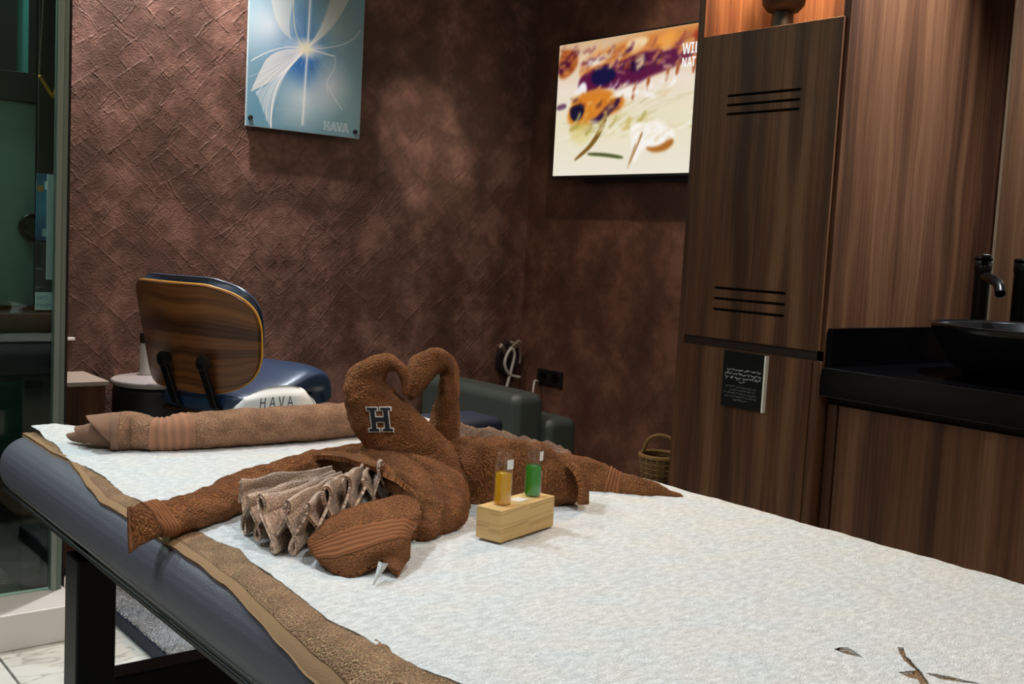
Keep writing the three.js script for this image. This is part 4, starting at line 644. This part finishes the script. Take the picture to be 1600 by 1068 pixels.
// drum stool, bottle, side cabinet, cup
{
  const c = [1.3458, 0.637, -3.5531];
  const g = thing('drum_stool', 'round pale-topped black drum side table behind the lounge chair', 'side table', [c[0], 0, c[2]]);
  part('top', lathe([[0, 0.637], [0.145, 0.637], [0.152, 0.633], [0.152, 0.62], [0.14, 0.616], [0, 0.616]], [c[0], 0, c[2]]), std(0xa59c98, 0.4), g);
  part('drum', lathe([[0, 0.616], [0.142, 0.616], [0.146, 0.6], [0.146, 0.03], [0.14, 0], [0, 0]], [c[0], 0, c[2]]), std(0x1c1c1e, 0.5), g);
  const bp = [1.3384, 0.637, -3.6406];
  const b = thing('pump_bottle', 'slim white bottle with black band on the drum side table', 'bottle', bp);
  part('body', lathe([[0, 0], [0.022, 0], [0.024, 0.004], [0.024, 0.10], [0.022, 0.11]], bp, 32), std(0xc9cdca, 0.35), b);
  part('band', lathe([[0.022, 0.11], [0.0245, 0.111], [0.0245, 0.142], [0.02, 0.145]], bp, 32), M.black, b);
  part('neck', lathe([[0.02, 0.145], [0.018, 0.2], [0.012, 0.21], [0, 0.211]], bp, 32), std(0xc9cdca, 0.35), b);
  const s = thing('side_cabinet', 'small dark side cabinet with pale top beside the glass partition', 'cabinet', [1.05, 0, -3.66]);
  part('top', box(0.935, 1.173, 0.622, 0.637, -3.785, -3.525, 0.002), std(0xa89888, 0.5), s);
  part('body', box(0.94, 1.165, 0.03, 0.622, -3.785, -3.533, 0.002), M.wood, s);
  part('plinth', box(0.95, 1.155, 0, 0.03, -3.78, -3.55), M.black, s);
  const q = [1.14, 0.637, -3.8541];
  const k = thing('white_cup', 'small white ribbed cup on the side cabinet by the partition', 'cup', q);
  part('body', lathe([[0, 0], [0.014, 0], [0.016, 0.004], [0.0165, 0.015], [0.0145, 0.018], [0.017, 0.022], [0.018, 0.038], [0.016, 0.041], [0.019, 0.045], [0.021, 0.06], [0.019, 0.06], [0.016, 0.02], [0, 0.01]], q, 28), M.white, k);
  const w = [1.1166, 0.7501, -3.78];
  const sw = thing('wall_switch', 'small white wall fitting above the side cabinet', 'switch', w);
  part('plate', box(w[0] - 0.025, w[0] + 0.022, w[1] - 0.005, w[1] + 0.005, -3.789, -3.772, 0.002), M.whiteGloss, sw);
}
// ---------------------------------------------------------------- sofa, socket, hanging band, basket
{
  const g = thing('low_sofa', 'dark green leather low sofa in the corner under the socket', 'sofa', [2.8, 0, -3.2]);
  part('backrest', box(2.535, 2.69, 0.12, 0.588, -3.74, -3.09, 0.045), M.sofa, g);
  part('seat', box(2.67, 2.83, 0.12, 0.49, -3.72, -3.05, 0.04), M.sofa, g);
  part('base', box(2.56, 3.0, 0.05, 0.12, -3.7, -3.1, 0.01), M.blackMatte, g);
  for (const [x, z] of [[2.6, -3.66], [2.96, -3.66], [2.6, -3.14], [2.96, -3.14]]) part('leg', new THREE.CylinderGeometry(0.02, 0.014, 0.05, 16).translate(x, 0.025, z), M.steel, g);
  const s = thing('wall_socket', 'black double wall socket above the dark sofa', 'socket', [3.11, 0.535, -3.565]);
  part('plate', box(3.107, RX - 0.0005, 0.535, 0.604, -3.647, -3.483, 0.004), M.black, s);
  for (const z of [-3.605, -3.525]) part('outlet', metric(new THREE.CylinderGeometry(0.021, 0.021, 0.004, 28).rotateZ(Math.PI / 2).translate(3.106, 0.57, z)), M.blackGloss, s);
  single('charging_cable', metric(tube([[3.1, 0.545, -3.63], [3.08, 0.552, -3.625], [3.06, 0.53, -3.61], [3.05, 0.47, -3.6], [3.06, 0.35, -3.61], [3.07, 0.07, -3.6]], 0.005, 40, 8)), std(0xc7beb4, 0.5), 'short pale cable plugged in beside the black socket', 'cable');
  const hx = 3.03, hy = 0.632, hz = BZ;
  const h = thing('wall_holder', 'dark oval wall holder with two pegs in the corner', 'holder', [hx, hy - 0.08, hz + 0.02]);
  part('plate', new THREE.CylinderGeometry(0.058, 0.062, 0.022, 36).rotateX(Math.PI / 2).scale(1, 1.3, 1).translate(hx + 0.01, hy, hz + 0.012), std(0x2a2424, 0.35), h);
  for (const [dx, dy] of [[-0.055, 0.055], [0.035, 0.07]]) part('peg', bar([hx + dx * 0.35, hy + dy * 0.55, hz + 0.02], [hx + dx * 1.25, hy + dy * 1.2, hz + 0.055], 0.024, 0.018, [0, 0, 1]), std(0x8d7b68, 0.5), h);
  part('rim', metric(new THREE.TorusGeometry(0.06, 0.006, 10, 40, 2.0).rotateZ(-0.3).scale(1, 1.25, 1).translate(hx + 0.01, hy, hz + 0.026)), std(0x8d8278, 0.4), h);
  single('white_band', metric(tube([[hx - 0.02, hy - 0.13, hz + 0.05], [hx + 0.0, hy - 0.04, hz + 0.055], [hx + 0.012, hy + 0.03, hz + 0.055], [hx - 0.005, hy + 0.05, hz + 0.055], [hx - 0.03, hy + 0.025, hz + 0.055], [hx - 0.04, hy - 0.02, hz + 0.055], [hx - 0.012, hy - 0.065, hz + 0.055], [hx + 0.05, hy - 0.082, hz + 0.055]], 0.0075, 80, 10)), std(0xb9b4ae, 0.7), 'white cord looped over the wall holder in the corner', 'cord');
  const st = thing('small_stand', 'small black stand holding the wicker basket', 'stand', [2.62, 0, -2.42]);
  part('top', new THREE.CylinderGeometry(0.1, 0.1, 0.018, 36).translate(2.62, 0.381, -2.42), M.blackMatte, st);
  part('post', new THREE.CylinderGeometry(0.016, 0.016, 0.36, 20).translate(2.62, 0.19, -2.42), M.steel, st);
  part('foot', lathe([[0, 0], [0.09, 0], [0.09, 0.008], [0.02, 0.016], [0, 0.016]], [2.62, 0, -2.42], 36), M.steel, st);
  const b = thing('wicker_basket', 'small round wicker basket with arched handle beside the tall cabinet', 'basket', [2.62, 0.39, -2.42]);
  const wk = std(0x8f6c3e, 0.75), wk2 = std(0x6d4e2a, 0.75);
  for (let k = 0; k < 9; k++) { const y = 0.396 + k * 0.0085, r = 0.056 + k * 0.0012, pts = []; for (let i = 0; i < 40; i++) { const a = i / 40 * Math.PI * 2, q = r + (k % 2 ? 1 : -1) * 0.0022 * Math.cos(a * 10); pts.push([2.62 + Math.cos(a) * q, y, -2.42 + Math.sin(a) * q]); } part('weave_row', metric(tube(pts, 0.0045, 80, 6, true)), k % 2 ? wk : wk2, b); }
  for (let i = 0; i < 20; i++) { const a = i / 20 * Math.PI * 2; part('stake', metric(tube([[2.62 + Math.cos(a) * 0.056, 0.392, -2.42 + Math.sin(a) * 0.056], [2.62 + Math.cos(a) * 0.067, 0.476, -2.42 + Math.sin(a) * 0.067]], 0.0035, 4, 6)), wk, b); }
  part('bottom', new THREE.CylinderGeometry(0.055, 0.055, 0.005, 30).translate(2.62, 0.394, -2.42), wk2, b);
  part('rim', metric(new THREE.TorusGeometry(0.068, 0.007, 10, 48).rotateX(Math.PI / 2).translate(2.62, 0.477, -2.42)), wk, b);
  part('handle', metric(tube([[2.62 - 0.03, 0.476, -2.42 - 0.055], [2.62 - 0.02, 0.53, -2.42 - 0.035], [2.62, 0.545, -2.42], [2.62 + 0.02, 0.53, -2.42 + 0.035], [2.62 + 0.03, 0.476, -2.42 + 0.055]], 0.006, 40, 8)), wk, b);
}
// ---------------------------------------------------------------- glass partition and what stands behind it
{
  const z = -3.13;
  const g = thing('glass_partition', 'clear glass partition with grey green metal edge at the left', 'partition', [0.3, 0.1, z]);
  part('pane', box(LX + 0.002, 0.884, 0.102, CEIL - 0.002, z - 0.004, z + 0.004), new THREE.MeshPhysicalMaterial({ color: 0xe2f0ea, roughness: 0.02, transmission: 1, thickness: 0, ior: 1.5 }), g);
  part('edge_channel', box(0.884, 0.9, 0.1, CEIL - 0.002, z - 0.014, z + 0.014, 0.002), M.alu, g);
  part('edge_channel', box(0.9005, 0.914, 0.1, CEIL - 0.002, z - 0.01, z + 0.01, 0.002), std(0x77857a, 0.3, { metalness: 0.4 }), g);
  structure('trim_2', box(LX + 0.002, 0.925, 0, 0.1, -3.16, -2.97, 0.004), M.whiteGloss, 'white stone plinth under the glass partition', 'plinth');
  structure('wall_closet_side', box(0.898, 0.93, 0, CEIL - 0.002, BZ + 0.001, z - 0.02), M.blackMatte, 'black side wall closing the glass partition', 'wall');
  const zg = -3.3, pA = [0.8788, 1.4776, -3.3], pB = [0.8819, 0.8978, -3.3];
  const d = thing('green_door_leaf', 'dark green glazed door leaf with ring handle behind the glass partition', 'door', [0.5, pB[1], zg]);
  part('leaf', box(0.2, pA[0], pB[1], pA[1], zg - 0.02, zg, 0.003), std(0x6c8177, 0.35), d);
  part('head_rail', box(0.2, pA[0], pA[1], [0.8779, 1.5603, -3.3][1], zg - 0.03, zg + 0.01, 0.002), M.black, d);
  const rc = [0.8653, 1.1255, -3.28];
  const rg = part('ring_handle', metric(new THREE.TorusGeometry(0.0334, 0.007, 14, 48).translate(rc[0], rc[1], zg + 0.03)), std(0x121414, 0.3, { metalness: 0.6 }), d, 'round black ring handle');
  part('handle_disc', metric(new THREE.CylinderGeometry(0.0275, 0.0275, 0.004, 36).rotateX(Math.PI / 2).translate(rc[0], rc[1], zg + 0.026)), std(0x2f3d3a, 0.3), rg);
  part('handle_stem', metric(new THREE.CylinderGeometry(0.008, 0.008, 0.03, 16).rotateX(Math.PI / 2).translate(rc[0] - 0.02, rc[1], zg + 0.014)), M.steel, rg);
  const w0 = [0.8333, 1.5469, -3.34], w1 = [0.8654, 1.7705, -3.34];
  const tw = thing('teal_reflection_strip', 'narrow teal strip coloured as light reflected above the green door', 'reflection panel', [w0[0], w0[1], -3.34]);  // reflected light put into the teal colour of a solid strip
  part('pane', box(w0[0], w1[0], w0[1], 2.1, -3.345, -3.34), std(0x4f8a86, 0.3), tw);
  part('frame', merge([box(0.2, w0[0], w0[1] - 0.02, 2.1, -3.36, -3.335), box(w1[0], w1[0] + 0.02, w0[1] - 0.02, 2.1, -3.36, -3.335), box(w0[0], w1[0], w0[1] - 0.02, w0[1], -3.36, -3.335)]), M.black, tw);
  // board with leaflets
  const b0 = [0.8561, 0.8881, -3.19], X1 = 0.8965;
  const bd = thing('display_board', 'black display board with leaflets behind the glass partition', 'board', [0.87, b0[1], -3.195]);
  part('panel', box(b0[0], X1, b0[1], CEIL - 0.2, -3.2, -3.19), M.blackMatte, bd);
  const tx = (w, h, fn) => std(0xffffff, 0.5, { map: canvasTex(w, h, fn) });
  const sheetAt = (name, a, b, mat, label, zz) => { const p = box(a[0], b[0], b[1], a[1], zz - 0.003, zz); const o = single(name, new THREE.BoxGeometry(b[0] - a[0], a[1] - b[1], 0.003).translate((a[0] + b[0]) / 2, (a[1] + b[1]) / 2, zz), mat, label, 'poster'); p.dispose(); return o; };
  sheetAt('blue_poster', [0.8506, 1.2773, -3.186], [0.8851, 1.0908, -3.186], tx(128, 512, (c, w, h) => { const q = c.createLinearGradient(0, 0, 0, h); q.addColorStop(0, '#2f5f82'); q.addColorStop(0.5, '#4f8fb8'); q.addColorStop(1, '#1f4f78'); c.fillStyle = q; c.fillRect(0, 0, w, h); c.fillStyle = '#b8863a'; c.fillRect(10, 90, 60, 50); c.fillStyle = '#e8ecf0'; c.fillRect(80, 60, 46, 60); c.fillStyle = '#9fb8c8'; c.fillRect(60, 420, 60, 60); }), 'narrow blue poster on the board behind the glass', -3.186);
  sheetAt('white_leaflet', [0.8783, 1.2759, -3.182], [0.9061, 0.9816, -3.182], std(0xd7dde6, 0.6), 'tall white leaflet strip beside the blue poster', -3.182);
  sheetAt('dark_poster', [0.8497, 1.0875, -3.187], [0.9045, 0.9485, -3.187], tx(256, 512, (c, w, h) => { c.fillStyle = '#4a3f42'; c.fillRect(0, 0, w, h); c.fillStyle = '#2c272b'; c.fillRect(10, 30, 60, 220); c.fillStyle = '#d0c8c8'; c.font = '38px sans-serif'; c.fillText('more', 6, 290); c.fillText('you ?', 6, 480); }), 'dark grey poster below the blue one behind the glass', -3.187);
  sheetAt('text_card', [0.8499, 0.9464, -3.182], [0.9055, 0.8961, -3.182], tx(256, 220, (c, w, h) => { c.fillStyle = '#dfe5ef'; c.fillRect(0, 0, w, h); c.fillStyle = '#46618f'; c.font = '64px sans-serif'; c.fillText("Let'S", 20, 90); c.fillText('treatment', 12, 180); }), 'white card with blue writing below the dark poster', -3.182);
  const l = thing('gold_pendant', 'thin gold chevron pendant frame hanging behind the glass', 'lamp', [0.86, 1.5, -3.165]);
  const q0 = [0.8662, 1.7463, -3.165], q1 = [0.8486, 1.5409, -3.165], q2 = [0.8862, 1.4851, -3.165], q3 = [0.9009, 1.5306, -3.165];
  part('wire', bar([q0[0] + 0.03, CEIL - 0.003, -3.165], q1, 0.004, 0.004), std(0x7b6a62, 0.4, { metalness: 0.6 }), l);
  part('wire', bar([q1[0], CEIL - 0.003, -3.168], q1, 0.003, 0.003), std(0x4b4442, 0.4, { metalness: 0.6 }), l);
  part('chevron', merge([bar(q1, q2, 0.009, 0.006), bar(q2, q3, 0.009, 0.006)]), M.gold, l);
  const k0 = [0.7679, 0.8856, -3.22], k1 = [0.9225, 0.6925, -3.22];
  const k = thing('black_desk', 'black desk behind the glass partition with an open lower bay', 'desk', [0.5, 0.102, -3.3]);
  part('top', box(0.1, 0.8965, k1[1], k0[1], -3.42, -3.2, 0.004), M.black, k);
  part('leg', box([0.877, 0.6794, -3.22][0], 0.8965, 0.0, k1[1], -3.4, -3.2), M.black, k);
  part('leg', box(0.1, 0.16, 0.0, k1[1], -3.4, -3.2), M.black, k);
  part('back_panel', box(0.16, [0.877, 0.6794, -3.22][0], 0.46, k1[1], -3.4, -3.385), std(0x4c6f66, 0.4), k, 'grey green back panel');
  part('shelf', box(0.16, [0.877, 0.6794, -3.22][0], 0.43, 0.46, -3.4, -3.2), std(0x242b2c, 0.4), k);
  const inl = thing('added_closet_lamp', 'added small lamp out of view behind the glass partition', 'light', [0.45, 2.4, -3.22]);  // lamp added to brighten the things behind the glass
  part('shade', lathe([[0, 0.05], [0.05, 0.05], [0.07, 0], [0.066, 0], [0.046, 0.044], [0, 0.044]], [0.45, 2.4, -3.22], 28), M.black, inl);
  part('bulb', new THREE.SphereGeometry(0.02, 20, 14).translate(0.45, 2.41, -3.22), std(0x000000, 0.5, { emissive: 0xe6f4f0, emissiveIntensity: 2 }), inl);
  part('cord', new THREE.CylinderGeometry(0.003, 0.003, 0.25, 8).translate(0.45, 2.572, -3.22), M.black, inl);
  const pl = new THREE.PointLight(0xe2f2ee, 5, 0, 2); pl.position.set(0, -0.03, 0); pl.castShadow = true; pl.name = 'bulb_glow'; inl.add(pl);
}
// shaggy rug strip on the floor beyond the table
{
  const g = thing('shaggy_rug', 'narrow grey shaggy rug with navy edge on the floor beyond the table', 'rug', [1.1, 0, -2.75]);
  part('backing', box(1.035, 1.2, 0.001, 0.042, -3.25, -2.2, 0.004), std(0x182236, 0.7), g);
  const pile = sheet((u, v) => V(lerp(1.04, 1.175, u), 0.043 + 0.008 * Math.abs(n2(u * 40, v * 200)) + 0.004 * n2(u * 12, v * 60), lerp(-3.24, -2.21, v)), 60, 300, 0.006);
  part('pile', flipIfDown(pile), terry(0xcfd9e0), g);
}

renderer.render(scene, camera);
